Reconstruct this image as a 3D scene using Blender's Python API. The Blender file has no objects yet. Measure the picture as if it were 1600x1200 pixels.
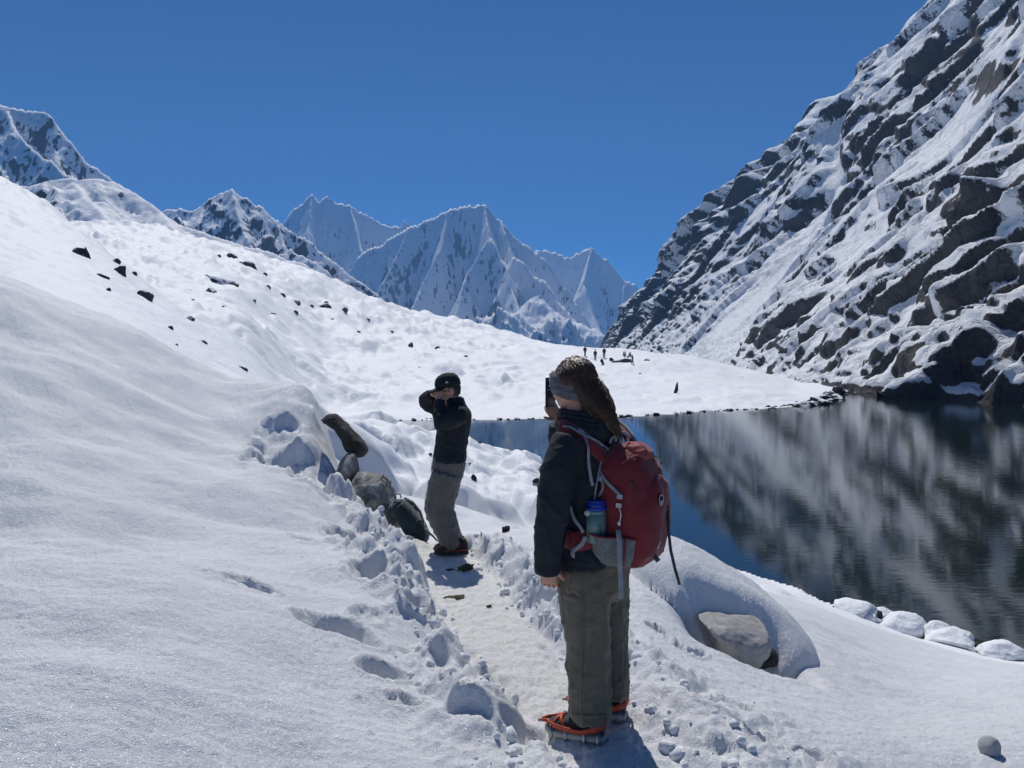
import bpy, bmesh, math, random
import numpy as np
from mathutils import Vector
from mathutils.bvhtree import BVHTree

random.seed(7)
rng = np.random.default_rng(7)
SC = bpy.context.scene
COL = SC.collection

# ---------------------------------------------------------------- camera, sky, sun, exposure
CAM_Z = 1.72
FPX = 1208.0                       # focal length in pixels of a 1600 px wide frame
PITCH = math.atan(50 / FPX)
cam_data = bpy.data.cameras.new('camera')
cam_data.sensor_width = 36.0
cam_data.lens = 36.0 * FPX / 1600.0
cam_data.clip_start = 0.05
cam_data.clip_end = 20000.0
cam = bpy.data.objects.new('camera', cam_data)
COL.objects.link(cam)
cam.location = (0, 0, CAM_Z)
cam.rotation_euler = (math.pi / 2 - PITCH, 0, 0)
SC.camera = cam

SUN_EL = math.radians(55)
SUN_AZ = math.radians(-9)          # from straight ahead (+y); negative = to the left
world = bpy.data.worlds.new('World')
SC.world = world
world.use_nodes = True
wn = world.node_tree.nodes
wl = world.node_tree.links
bg = wn['Background']
sky = wn.new('ShaderNodeTexSky')
sky.sky_type = 'NISHITA'
sky.sun_disc = False
sky.sun_elevation = SUN_EL
sky.sun_rotation = SUN_AZ
sky.altitude = 4800
sky.air_density = 1.0
sky.dust_density = 0.0
sky.ozone_density = 10.0
tint = wn.new('ShaderNodeMixRGB')
tint.blend_type = 'MULTIPLY'
tint.inputs[0].default_value = 1.0
tint.inputs[2].default_value = (0.36, 0.90, 1.12, 1)
wl.new(sky.outputs[0], tint.inputs[1])
wl.new(tint.outputs[0], bg.inputs['Color'])
bg.inputs['Strength'].default_value = 0.068

sun_data = bpy.data.lights.new('sun', 'SUN')
sun_data.energy = 3.7
sun_data.angle = math.radians(0.53)
sun_data.color = (1.0, 0.965, 0.91)
sun = bpy.data.objects.new('sun', sun_data)
COL.objects.link(sun)
sdir = Vector((math.sin(SUN_AZ) * math.cos(SUN_EL), math.cos(SUN_AZ) * math.cos(SUN_EL), math.sin(SUN_EL)))
sun.rotation_euler = (-sdir).to_track_quat('-Z', 'Y').to_euler()

SC.view_settings.view_transform = 'Standard'
SC.view_settings.look = 'None'
SC.view_settings.gamma = 1.0
SC.view_settings.exposure = 0.0
SC.view_settings.use_curve_mapping = False
SC.cycles.volume_bounces = 1
SC.cycles.max_bounces = 6
SC.cycles.diffuse_bounces = 3
SC.cycles.glossy_bounces = 3
SC.cycles.transmission_bounces = 4
SC.cycles.transparent_max_bounces = 6
SC.cycles.use_denoising = True

# ---------------------------------------------------------------- pixel <-> world
def ray(px, py):
    u = (px - 800.0) / FPX
    v = (600.0 - py) / FPX
    dy = math.cos(PITCH) + v * math.sin(PITCH)
    dz = -math.sin(PITCH) + v * math.cos(PITCH)
    return u / dy, dz / dy

def P(px, py, d):
    t, e = ray(px, py)
    return np.array([t * d, d, CAM_Z + e * d])

# ---------------------------------------------------------------- noise
def _h(ix, iy, iz, seed):
    n = (ix.astype(np.int64) * 73856093) ^ (iy.astype(np.int64) * 19349663) ^ (iz.astype(np.int64) * 83492791) ^ (seed * 2654435)
    n = (n ^ (n >> 13)) * 1274126177
    n = (n ^ (n >> 16)) & 0x7fffffff
    n = (n * 1103515245 + 12345) & 0x7fffffff
    return n ^ (n >> 11)

def perlin2(x, y, seed=0):
    x = np.asarray(x, float); y = np.asarray(y, float)
    x0 = np.floor(x); y0 = np.floor(y)
    fx = x - x0; fy = y - y0
    u = fx * fx * fx * (fx * (fx * 6 - 15) + 10); v = fy * fy * fy * (fy * (fy * 6 - 15) + 10)
    z0 = np.zeros_like(x0)
    def g(dx, dy):
        a = (_h(x0 + dx, y0 + dy, z0, seed) & 1023) * (2 * math.pi / 1024)
        return np.cos(a) * (fx - dx) + np.sin(a) * (fy - dy)
    n00 = g(0, 0); n10 = g(1, 0); n01 = g(0, 1); n11 = g(1, 1)
    a = n00 + u * (n10 - n00); b = n01 + u * (n11 - n01)
    return (a + v * (b - a)) * 1.5

def fbm(x, y, oct=4, seed=0, gain=0.5, lac=2.03):
    s = 0; a = 1.0
    for i in range(oct):
        s = s + a * perlin2(x, y, seed + i * 17); a *= gain
        x = x * lac + 3.1; y = y * lac + 1.7
    return s

def ridged(x, y, oct=4, seed=0, gain=0.5, lac=2.03):
    s = 0; a = 1.0
    for i in range(oct):
        s = s + a * (1 - 2 * np.abs(perlin2(x, y, seed + i * 17))); a *= gain
        x = x * lac + 3.1; y = y * lac + 1.7
    return s

def perlin3(x, y, z, seed=0):
    x0 = np.floor(x); y0 = np.floor(y); z0 = np.floor(z)
    fx = x - x0; fy = y - y0; fz = z - z0
    u = fx * fx * (3 - 2 * fx); v = fy * fy * (3 - 2 * fy); w = fz * fz * (3 - 2 * fz)
    def g(a, b, c):
        h = _h(x0 + a, y0 + b, z0 + c, seed)
        t = (h & 1023) * (2 * math.pi / 1024); q = ((h >> 10) & 1023) / 511.5 - 1
        r = np.sqrt(np.maximum(0, 1 - q * q))
        return r * np.cos(t) * (fx - a) + r * np.sin(t) * (fy - b) + q * (fz - c)
    def lx(b, c):
        p = g(0, b, c); return p + u * (g(1, b, c) - p)
    def ly(c):
        p = lx(0, c); return p + v * (lx(1, c) - p)
    p = ly(0)
    return (p + w * (ly(1) - p)) * 1.5

def voronoi(x, y, seed=0):
    """F1, F2, two random values of the nearest cell and the offset to its centre"""
    x = np.asarray(x, float); y = np.asarray(y, float)
    x0 = np.floor(x); y0 = np.floor(y); z0 = np.zeros_like(x0)
    f1 = np.full(x.shape, 9.0); f2 = np.full(x.shape, 9.0)
    r1 = np.zeros(x.shape); r2 = np.zeros(x.shape); ox = np.zeros(x.shape); oy = np.zeros(x.shape)
    for i in (-1, 0, 1):
        for j in (-1, 0, 1):
            h = _h(x0 + i, y0 + j, z0, seed)
            dx = x0 + i + 0.02 + 0.96 * (h & 1023) / 1023.0 - x
            dy = y0 + j + 0.02 + 0.96 * ((h >> 10) & 1023) / 1023.0 - y
            d = np.sqrt(dx * dx + dy * dy)
            k = d < f1
            f2 = np.where(k, f1, np.minimum(f2, d))
            h2 = _h(x0 + i, y0 + j, z0 + 5, seed + 3)
            r1 = np.where(k, (h2 & 1023) / 1023.0, r1); r2 = np.where(k, ((h2 >> 10) & 1023) / 1023.0, r2)
            ox = np.where(k, -dx, ox); oy = np.where(k, -dy, oy)
            f1 = np.where(k, d, f1)
    return f1, f2, r1, r2, ox, oy

def sst(a, b, x):
    t = np.clip((x - a) / (b - a), 0, 1)
    return t * t * (3 - 2 * t)

# ---------------------------------------------------------------- mesh helpers
def tag(o, label=None, cat=None, group=None, kind=None):
    if label: o['label'] = label
    if cat: o['category'] = cat
    if group: o['group'] = group
    if kind: o['kind'] = kind
    return o

def mesh_np(name, V, Fq, smooth=True, attrs=None):
    V = np.asarray(V, np.float32).reshape(-1, 3)
    me = bpy.data.meshes.new(name)
    me.vertices.add(len(V)); me.vertices.foreach_set('co', V.ravel())
    Fq = np.asarray(Fq, np.int32)
    k = Fq.shape[1]
    me.loops.add(Fq.size); me.loops.foreach_set('vertex_index', Fq.ravel())
    me.polygons.add(len(Fq))
    me.polygons.foreach_set('loop_start', np.arange(0, Fq.size, k, dtype=np.int32))
    if smooth: me.polygons.foreach_set('use_smooth', np.ones(len(Fq), bool))
    me.update(calc_edges=True)
    for n, a in (attrs or {}).items():
        at = me.attributes.new(n, 'FLOAT', 'POINT'); at.data.foreach_set('value', np.asarray(a, np.float32).ravel())
    return me

def grid_faces(R, C, close=False):
    i = np.arange(R - 1)[:, None]; j = np.arange(C if close else C - 1)[None, :]
    a = i * C + j; b = i * C + (j + 1) % C; c = (i + 1) * C + (j + 1) % C; d = (i + 1) * C + j
    return np.stack([a, b, c, d], -1).reshape(-1, 4)

def add(name, me, mat=None, parent=None, loc=None):
    o = bpy.data.objects.new(name, me)
    COL.objects.link(o)
    if mat is not None:
        me.materials.clear(); me.materials.append(mat)
    if parent is not None: o.parent = parent
    if loc is not None: o.location = loc
    return o

def empty(name, loc):
    o = bpy.data.objects.new(name, None); COL.objects.link(o); o.location = loc; o.empty_display_size = 0.1
    return o

class MB:
    """collects quads and triangles of one mesh"""
    def __init__(s): s.V = []; s.F = []; s.n = 0
    def put(s, V, F):
        s.V.append(np.asarray(V, float).reshape(-1, 3))
        s.F += [tuple(int(k) + s.n for k in f) for f in F]; s.n += len(s.V[-1]); return s
    def loft(s, rings, caps=True):
        """rings: list of (centre, a-vector, b-vector[, power])"""
        n = 20; ang = np.linspace(0, 2 * math.pi, n, endpoint=False); V = []
        for r in rings:
            c, a, b = (np.asarray(q, float) for q in r[:3]); p = r[3] if len(r) > 3 else 2.0
            cs, sn = np.cos(ang), np.sin(ang)
            k = (np.abs(cs) ** p + np.abs(sn) ** p) ** (-1 / p)
            V.append(c + np.outer(cs * k, a) + np.outer(sn * k, b))
        m = len(V); V = np.concatenate(V)
        F = [tuple(f) for f in grid_faces(m, n, True)]
        if caps:
            V = np.concatenate([V, [np.asarray(rings[0][0], float)], [np.asarray(rings[-1][0], float)]])
            F += [(k, m * n, (k + 1) % n) for k in range(n)]
            F += [((m - 1) * n + k, (m - 1) * n + (k + 1) % n, m * n + 1) for k in range(n)]
        return s.put(V, F)
    def tube(s, pts, rad, n=8):
        pts = [np.asarray(p, float) for p in pts]
        rad = list(rad) if hasattr(rad, '__len__') else [rad] * len(pts)
        V = []; up = np.array([0.13, 0.27, 0.95])
        for i, p in enumerate(pts):
            d = pts[min(i + 1, len(pts) - 1)] - pts[max(i - 1, 0)]; d = d / (np.linalg.norm(d) + 1e-9)
            if abs(d @ up) > 0.9: up = np.array([0.9, 0.4, 0.1])
            x = np.cross(d, up); x /= np.linalg.norm(x); y = np.cross(d, x); up = -y if abs(y @ up) > .5 and y @ up < 0 else up
            a = np.linspace(0, 2 * math.pi, n, endpoint=False)
            V.append(p + rad[i] * (np.outer(np.cos(a), x) + np.outer(np.sin(a), y)))
        m = len(V); V = np.concatenate(V + [[pts[0]], [pts[-1]]])
        F = [tuple(f) for f in grid_faces(m, n, True)]
        F += [(k, m * n, (k + 1) % n) for k in range(n)] + [((m - 1) * n + k, (m - 1) * n + (k + 1) % n, m * n + 1) for k in range(n)]
        return s.put(V, F)
    def ell(s, c, r, axes=None, n=14, m=9):
        c = np.asarray(c, float); A = np.eye(3) if axes is None else np.asarray(axes, float)
        th = np.linspace(0, 2 * math.pi, n, endpoint=False); ph = np.linspace(-math.pi / 2, math.pi / 2, m + 1)
        V = []
        for q in ph:
            for t in th:
                V.append(c + (r[0] * math.cos(q) * math.cos(t)) * A[0] + (r[1] * math.cos(q) * math.sin(t)) * A[1] + r[2] * math.sin(q) * A[2])
        return s.put(V, grid_faces(m + 1, n, True))
    def ribbon(s, pts, nrm, w, th=0.003):
        """flat strap along pts; nrm = face normals (one, or one for each point)"""
        pts = [np.asarray(p, float) for p in pts]; k = len(pts)
        nn = [np.asarray(q, float) for q in nrm] if np.ndim(nrm) == 2 else [np.asarray(nrm, float)] * k
        ws = w if hasattr(w, '__len__') else [w] * k
        V = []
        for i, p in enumerate(pts):
            d = pts[min(i + 1, k - 1)] - pts[max(i - 1, 0)]; d /= np.linalg.norm(d) + 1e-9
            n_ = nn[i] - d * (nn[i] @ d); n_ /= np.linalg.norm(n_) + 1e-9
            b = np.cross(d, n_) * ws[i] / 2; h = n_ * th / 2
            V += [p - b - h, p + b - h, p + b + h, p - b + h]
        F = [tuple(f) for f in grid_faces(k, 4, True)] + [(0, 1, 2, 3), (4 * k - 1, 4 * k - 2, 4 * k - 3, 4 * k - 4)]
        return s.put(V, F)
    def box(s, c, h, axes=None):
        A = np.eye(3) if axes is None else np.asarray(axes, float); c = np.asarray(c, float); V = []
        for i in (-1, 1):
            for j in (-1, 1):
                for k in (-1, 1): V.append(c + i * h[0] * A[0] + j * h[1] * A[1] + k * h[2] * A[2])
        return s.put(V, [(0, 1, 3, 2), (4, 6, 7, 5), (0, 4, 5, 1), (2, 3, 7, 6), (0, 2, 6, 4), (1, 5, 7, 3)])
    def mesh(s, name, smooth=True):
        me = bpy.data.meshes.new(name)
        me.from_pydata(np.concatenate(s.V).tolist(), [], s.F)
        if smooth: me.polygons.foreach_set('use_smooth', np.ones(len(me.polygons), bool))
        me.update(); return me
    def build(s, name, mat, parent=None, smooth=True):
        me = s.mesh(name, smooth)
        bm = bmesh.new(); bm.from_mesh(me); bmesh.ops.recalc_face_normals(bm, faces=bm.faces); bm.to_mesh(me); bm.free()
        return add(name, me, mat, parent)

def remesh(mb, voxel, smooth=4):
    """one continuous skin over the collected tubes"""
    me = mb.mesh('tmp'); o = bpy.data.objects.new('tmp', me); COL.objects.link(o)
    m = o.modifiers.new('r', 'REMESH'); m.mode = 'VOXEL'; m.voxel_size = voxel; m.use_smooth_shade = True
    if smooth:
        q = o.modifiers.new('s', 'SMOOTH'); q.factor = 0.5; q.iterations = smooth
    dg = bpy.context.evaluated_depsgraph_get()
    out = bpy.data.meshes.new_from_object(o.evaluated_get(dg))
    bpy.data.objects.remove(o); bpy.data.meshes.remove(me)
    return out

def get_vn(me):
    n = len(me.vertices); v = np.zeros(n * 3, np.float32); me.vertices.foreach_get('co', v)
    q = np.zeros(n * 3, np.float32); me.vertex_normals.foreach_get('vector', q)
    return v.reshape(-1, 3).astype(float), q.reshape(-1, 3).astype(float)

def set_v(me, V):
    me.vertices.foreach_set('co', V.astype(np.float32).ravel()); me.update()

def wrinkle(me, amp, scale, seed=0, stretch=(1, 1, 1), ridge=True):
    V, N = get_vn(me)
    q = V * scale / np.asarray(stretch)
    w = perlin3(q[:, 0], q[:, 1], q[:, 2], seed + 9) * 0.6
    n = perlin3(q[:, 0] + w, q[:, 1] + w, q[:, 2] + 2 * w, seed)
    if ridge: n = (1 - 2 * np.abs(n)) ** 3
    set_v(me, V + N * (amp * n)[:, None])

def join_mesh(a, b):
    bm = bmesh.new(); bm.from_mesh(a); bm.from_mesh(b); bm.to_mesh(a); bm.free()
    a.polygons.foreach_set('use_smooth', np.ones(len(a.polygons), bool)); a.update(); return a

def bvh_of(me, off=(0, 0, 0)):
    off = Vector(off)
    return BVHTree.FromPolygons([v.co + off for v in me.vertices], [tuple(p.vertices) for p in me.polygons])

def shoot(px, py, bvh, lift=0.0):
    """where the line of sight through a point of the photo meets a surface"""
    t, e = ray(px, py); d = Vector((t, 1, e)).normalized()
    h = bvh.ray_cast(Vector((0, 0, CAM_Z)), d)
    if h[0] is None: return None, None
    n = h[1] if h[1].dot(d) < 0 else -h[1]
    return np.array(h[0] + n * lift), np.array(n)

# ---------------------------------------------------------------- materials
def mat(name, build):
    m = bpy.data.materials.new(name); m.use_nodes = True
    nt = m.node_tree; b = nt.nodes['Principled BSDF']
    build(nt, b, nt.nodes.new, nt.links.new); return m

def ramp(new, stops, mode='LINEAR'):
    r = new('ShaderNodeValToRGB'); r.color_ramp.interpolation = mode
    el = r.color_ramp.elements
    while len(el) < len(stops): el.new(0.5)
    for q, (p, c) in zip(el, stops):
        q.position = p; q.color = (*c, 1) if len(c) == 3 else (c[0],) * 3 + (1,)
    return r

def noise_node(new, link, scale, detail=4, rough=0.55, vec=None, dist=0.0):
    n = new('ShaderNodeTexNoise'); n.inputs['Scale'].default_value = scale
    n.inputs['Detail'].default_value = detail; n.inputs['Roughness'].default_value = rough
    n.inputs['Distortion'].default_value = dist
    if vec is not None: link(vec, n.inputs['Vector'])
    return n

def obj_vec(new): return new('ShaderNodeTexCoord').outputs['Object']

def bump(new, link, b, h, strength, dist):
    k = new('ShaderNodeBump'); k.inputs['Strength'].default_value = strength; k.inputs['Distance'].default_value = dist
    link(h, k.inputs['Height'])
    if b is not None: link(k.outputs[0], b.inputs['Normal'])
    return k

def cloth(name, c1, c2, scale=14, rough=0.85, weave=420, sheen=0.25):
    def f(nt, b, new, link):
        v = obj_vec(new)
        n = noise_node(new, link, scale, 5, 0.6, v)
        r = ramp(new, [(0.3, c1), (0.7, c2)]); link(n.outputs['Fac'], r.inputs[0])
        link(r.outputs[0], b.inputs['Base Color'])
        b.inputs['Roughness'].default_value = rough
        b.inputs['Sheen Weight'].default_value = sheen
        b.inputs['Specular IOR Level'].default_value = 0.3
        w = noise_node(new, link, weave, 2, 0.5, v)
        w2 = noise_node(new, link, 26, 4, 0.6, v, 0.6)
        k = bump(new, link, None, w2.outputs['Fac'], 0.5, 0.006)
        k2 = bump(new, link, b, w.outputs['Fac'], 0.25, 0.0015); link(k.outputs[0], k2.inputs['Normal'])
    return mat(name, f)

def plain(name, c, rough=0.5, metal=0.0, var=0.15, scale=30):
    def f(nt, b, new, link):
        n = noise_node(new, link, scale, 4, 0.6, obj_vec(new))
        r = ramp(new, [(0.25, tuple(x * (1 - var) for x in c)), (0.75, tuple(min(1, x * (1 + var)) for x in c))])
        link(n.outputs['Fac'], r.inputs[0]); link(r.outputs[0], b.inputs['Base Color'])
        b.inputs['Roughness'].default_value = rough; b.inputs['Metallic'].default_value = metal
    return mat(name, f)

SNOW_C = (0.86, 0.875, 0.9)

def near_snow(nt, b, new, link):
    v = obj_vec(new)
    at = new('ShaderNodeAttribute'); at.attribute_name = 'dirt'
    nd = noise_node(new, link, 7, 6, 0.65, v)
    m1 = new('ShaderNodeMath'); m1.operation = 'MULTIPLY'; link(at.outputs['Fac'], m1.inputs[0])
    rr = ramp(new, [(0.32, (0.25,)), (0.62, (1.0,))]); link(nd.outputs['Fac'], rr.inputs[0]); link(rr.outputs[0], m1.inputs[1])
    mx = new('ShaderNodeMixRGB'); link(m1.outputs[0], mx.inputs[0])
    mx.inputs[1].default_value = (*SNOW_C, 1); mx.inputs[2].default_value = (0.85, 0.83, 0.77, 1)
    # thin scuffs of trodden soil
    ns = noise_node(new, link, 11, 8, 0.7, v, 1.2)
    rs = ramp(new, [(0.62, (0.0,)), (0.70, (1.0,))]); link(ns.outputs['Fac'], rs.inputs[0])
    m2 = new('ShaderNodeMath'); m2.operation = 'MULTIPLY'; link(rs.outputs[0], m2.inputs[0]); link(at.outputs['Fac'], m2.inputs[1])
    m3 = new('ShaderNodeMath'); m3.operation = 'MULTIPLY'; link(m2.outputs[0], m3.inputs[0]); m3.inputs[1].default_value = 0.4
    mx2 = new('ShaderNodeMixRGB'); link(m3.outputs[0], mx2.inputs[0]); link(mx.outputs[0], mx2.inputs[1]); mx2.inputs[2].default_value = (0.42, 0.36, 0.26, 1)
    link(mx2.outputs[0], b.inputs['Base Color'])
    b.inputs['Roughness'].default_value = 0.55
    b.inputs['Specular IOR Level'].default_value = 0.35
    g1 = noise_node(new, link, 42, 4, 0.65, v)
    g2 = noise_node(new, link, 170, 3, 0.7, v)
    k1 = bump(new, link, None, g1.outputs['Fac'], 0.8, 0.016)
    k2 = bump(new, link, b, g2.outputs['Fac'], 1.0, 0.009); link(k1.outputs[0], k2.inputs['Normal'])
    # ice crystals: small facets turned every way that catch the sun
    vo = new('ShaderNodeTexVoronoi'); vo.inputs['Scale'].default_value = 300; link(v, vo.inputs['Vector'])
    s1 = new('ShaderNodeVectorMath'); s1.operation = 'SUBTRACT'; link(vo.outputs['Color'], s1.inputs[0]); s1.inputs[1].default_value = (0.5, 0.5, 0.5)
    s2 = new('ShaderNodeVectorMath'); s2.operation = 'SCALE'; link(s1.outputs[0], s2.inputs[0]); s2.inputs['Scale'].default_value = 1.9
    ge = new('ShaderNodeNewGeometry')
    s3 = new('ShaderNodeVectorMath'); s3.operation = 'ADD'; link(s2.outputs[0], s3.inputs[0]); link(ge.outputs['Normal'], s3.inputs[1])
    s4 = new('ShaderNodeVectorMath'); s4.operation = 'NORMALIZE'; link(s3.outputs[0], s4.inputs[0])
    gl = new('ShaderNodeBsdfGlossy'); gl.inputs['Roughness'].default_value = 0.36; gl.inputs['Color'].default_value = (0.95, 0.97, 1, 1); link(s4.outputs[0], gl.inputs['Normal'])
    ms = new('ShaderNodeMixShader'); ms.inputs[0].default_value = 0.04
    out = nt.nodes['Material Output']; link(b.outputs[0], ms.inputs[1]); link(gl.outputs[0], ms.inputs[2]); link(ms.outputs[0], out.inputs['Surface'])

def far_snow(nt, b, new, link):
    v = obj_vec(new)
    b.inputs['Base Color'].default_value = (*SNOW_C, 1)
    b.inputs['Roughness'].default_value = 0.6
    b.inputs['Specular IOR Level'].default_value = 0.25
    mp = new('ShaderNodeMapping'); mp.inputs['Scale'].default_value = (1.0, 0.55, 1.0); mp.inputs['Rotation'].default_value = (0, 0, 0.5)
    link(v, mp.inputs[0])
    g1 = noise_node(new, link, 0.9, 5, 0.55, mp.outputs[0])
    g2 = noise_node(new, link, 5, 3, 0.5, v)
    k1 = bump(new, link, None, g1.outputs['Fac'], 0.35, 0.5)
    k2 = bump(new, link, b, g2.outputs['Fac'], 0.25, 0.06); link(k1.outputs[0], k2.inputs['Normal'])

def rock_snow(c1, c2, scale, edge, warm=None, bump_d=0.5, crack=0.0):
    """rock with snow lying where the mesh carries it (attribute 'snow')"""
    def f(nt, b, new, link):
        v = obj_vec(new)
        n = noise_node(new, link, scale, 8, 0.65, v, 0.4)
        r = ramp(new, [(0.3, c1), (0.62, c2)] + ([(0.75, warm)] if warm else []))
        link(n.outputs['Fac'], r.inputs[0])
        at = new('ShaderNodeAttribute'); at.attribute_name = 'snow'
        ne = noise_node(new, link, edge, 6, 0.65, v)
        ad = new('ShaderNodeMath'); ad.operation = 'MULTIPLY_ADD'
        link(ne.outputs['Fac'], ad.inputs[0]); ad.inputs[1].default_value = 0.7; link(at.outputs['Fac'], ad.inputs[2])
        rs = ramp(new, [(0.80, (0.0,)), (0.88, (1.0,))]); link(ad.outputs[0], rs.inputs[0])
        mx = new('ShaderNodeMixRGB'); link(rs.outputs[0], mx.inputs[0]); link(r.outputs[0], mx.inputs[1]); mx.inputs[2].default_value = (*SNOW_C, 1)
        link(mx.outputs[0], b.inputs['Base Color'])
        b.inputs['Roughness'].default_value = 0.75
        b.inputs['Specular IOR Level'].default_value = 0.25
        nb = noise_node(new, link, scale * 2.2, 8, 0.7, v)
        k = bump(new, link, b, nb.outputs['Fac'], 0.6, bump_d)
        if crack:
            vo = new('ShaderNodeTexVoronoi'); vo.feature = 'DISTANCE_TO_EDGE'; vo.inputs['Scale'].default_value = crack
            wp = new('ShaderNodeMixRGB'); wp.blend_type = 'ADD'; wp.inputs[0].default_value = 1.0
            wn_ = noise_node(new, link, crack * 1.5, 4, 0.6, v); sc_ = new('ShaderNodeVectorMath'); sc_.operation = 'SCALE'; link(wn_.outputs['Color'], sc_.inputs[0]); sc_.inputs['Scale'].default_value = 1.2 / crack
            mp = new('ShaderNodeMapping'); mp.inputs['Scale'].default_value = (1.0, 1.0, 0.45); mp.inputs['Rotation'].default_value = (0.3, 0.7, 0); link(v, mp.inputs[0])
            link(mp.outputs[0], wp.inputs[1]); link(sc_.outputs[0], wp.inputs[2]); link(wp.outputs[0], vo.inputs['Vector'])
            cr = ramp(new, [(0.0, (0.0,)), (0.10, (1.0,))]); link(vo.outputs['Distance'], cr.inputs[0])
            k2 = bump(new, link, None, cr.outputs[0], 0.7, 0.5)
            nf = noise_node(new, link, crack * 7, 8, 0.72, v); k3 = bump(new, link, b, nf.outputs['Fac'], 0.9, 0.35)
            link(k.outputs[0], k2.inputs['Normal']); link(k2.outputs[0], k3.inputs['Normal'])
            vr = ramp(new, [(0.3, (0.55,)), (0.7, (1.5,))]); link(nf.outputs['Fac'], vr.inputs[0])
            mv = new('ShaderNodeMixRGB'); mv.blend_type = 'MULTIPLY'; mv.inputs[0].default_value = 1.0; link(r.outputs[0], mv.inputs[1]); link(vr.outputs[0], mv.inputs[2]); link(mv.outputs[0], mx.inputs[1])
    return f

def boulder_mat(name, c1, c2, c3, scale=5.0, snowy=True, thr=0.72):
    def f(nt, b, new, link):
        v = obj_vec(new)
        n = noise_node(new, link, scale, 9, 0.7, v, 0.5)
        r = ramp(new, [(0.32, c1), (0.52, c2), (0.68, c3)]); link(n.outputs['Fac'], r.inputs[0])
        out = r.outputs[0]
        if snowy:
            ge = new('ShaderNodeNewGeometry'); sx = new('ShaderNodeSeparateXYZ'); link(ge.outputs['True Normal'], sx.inputs[0])
            ne = noise_node(new, link, scale * 1.6, 5, 0.6, v)
            ad = new('ShaderNodeMath'); ad.operation = 'MULTIPLY_ADD'; link(ne.outputs['Fac'], ad.inputs[0]); ad.inputs[1].default_value = 0.5; link(sx.outputs['Z'], ad.inputs[2])
            rs = ramp(new, [(0.0, (0.0,)), (1.0, (1.0,))])
            su = new('ShaderNodeMath'); su.operation = 'MULTIPLY_ADD'; link(ad.outputs[0], su.inputs[0]); su.inputs[1].default_value = 9.0; su.inputs[2].default_value = -9.0 * (thr + 0.25)
            link(su.outputs[0], rs.inputs[0])
            mx = new('ShaderNodeMixRGB'); link(rs.outputs[0], mx.inputs[0]); link(out, mx.inputs[1]); mx.inputs[2].default_value = (*SNOW_C, 1)
            out = mx.outputs[0]
        link(out, b.inputs['Base Color'])
        b.inputs['Roughness'].default_value = 0.85; b.inputs['Specular IOR Level'].default_value = 0.25
        n2 = noise_node(new, link, scale * 4, 8, 0.7, v)
        bump(new, link, b, n2.outputs['Fac'], 0.7, 0.12 / scale)
    return mat(name, f)

M_NEAR = mat('snow_near', near_snow)
M_FAR = mat('snow_far', far_snow)
def clod_snow(nt, b, new, link):
    b.inputs['Base Color'].default_value = (*SNOW_C, 1); b.inputs['Roughness'].default_value = 0.7; b.inputs['Specular IOR Level'].default_value = 0.2
    n = noise_node(new, link, 120, 4, 0.65, obj_vec(new)); bump(new, link, b, n.outputs['Fac'], 0.8, 0.008)
M_CLODS = mat('snow_clods', clod_snow)
# ================================================================ the ground: one height function
ZW = CAM_Z - 6.2                   # level of the lake
CP = []
def cp(px, *pairs):
    for py, d in pairs: CP.append((px, py, d))
cp(-420, (1260, 2.0), (1000, 2.8), (815, 3.6), (835, 4.2), (700, 5.2), (520, 6.6), (330, 9.0), (360, 14), (330, 30), (200, 52), (215, 80), (230, 150), (250, 300))
cp(-200, (1230, 2.2), (1000, 2.95), (832, 3.8), (838, 4.4), (600, 6.4), (380, 9.1), (410, 14), (385, 28), (240, 52), (255, 80), (270, 150), (300, 300))
cp(0, (1330, 1.9), (1200, 2.3), (1000, 3.05), (838, 4.0), (845, 4.5), (780, 5.1), (640, 6.3), (520, 7.6), (432, 9.2), (458, 11), (472, 14), (440, 25), (400, 32), (340, 42), (288, 52), (302, 65), (325, 110), (345, 200), (360, 310))
cp(100, (432, 31), (348, 50), (372, 62), (385, 110), (352, 190), (370, 300))
cp(200, (1330, 2.1), (1200, 2.45), (1050, 3.0), (868, 4.3), (874, 4.8), (800, 5.4), (680, 6.7), (580, 8.0), (518, 9.2), (545, 12), (560, 16), (505, 25), (455, 38), (420, 48), (446, 60), (452, 80), (412, 118), (380, 150), (354, 190), (372, 300))
cp(300, (570, 9.2), (592, 12), (602, 17), (540, 30), (497, 45), (503, 62), (455, 104), (405, 150), (378, 190), (395, 280))
cp(400, (1330, 2.3), (1200, 2.7), (1050, 3.3), (893, 4.6), (893, 5.0), (830, 5.6), (740, 6.7), (660, 8.0), (602, 9.2), (628, 12), (640, 18), (600, 30), (562, 45), (505, 80), (455, 130), (425, 165), (403, 195), (425, 280))
cp(500, (1330, 2.45), (1200, 2.85), (1050, 3.5), (920, 4.6), (850, 5.6), (780, 6.6), (700, 7.8), (630, 8.7), (700, 10.0), (705, 14), (682, 22), (672, 45), (662, 62), (646, 71), (622, 80), (590, 100), (540, 130), (490, 165), (438, 200), (455, 280))
cp(540, (760, 8.0), (800, 8.6), (740, 10.5), (660, 27))
cp(600, (1330, 2.5), (1200, 2.95), (1080, 3.5), (960, 4.4), (880, 5.5), (850, 6.5), (838, 7.4), (815, 9), (750, 13.5), (700, 19), (667, 25), (685, 33), (672, 45), (662, 62), (649, 70), (616, 90), (575, 118), (530, 160), (474, 225), (490, 320))
cp(700, (1330, 2.6), (1200, 3.05), (1000, 4.5), (900, 5.9), (864, 6.9), (850, 7.8), (818, 11), (770, 16), (722, 24), (690, 33), (692, 42), (680, 52), (676, 58), (652, 72), (626, 88), (596, 106), (566, 130), (540, 170), (512, 235), (498, 280), (512, 330))
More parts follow.
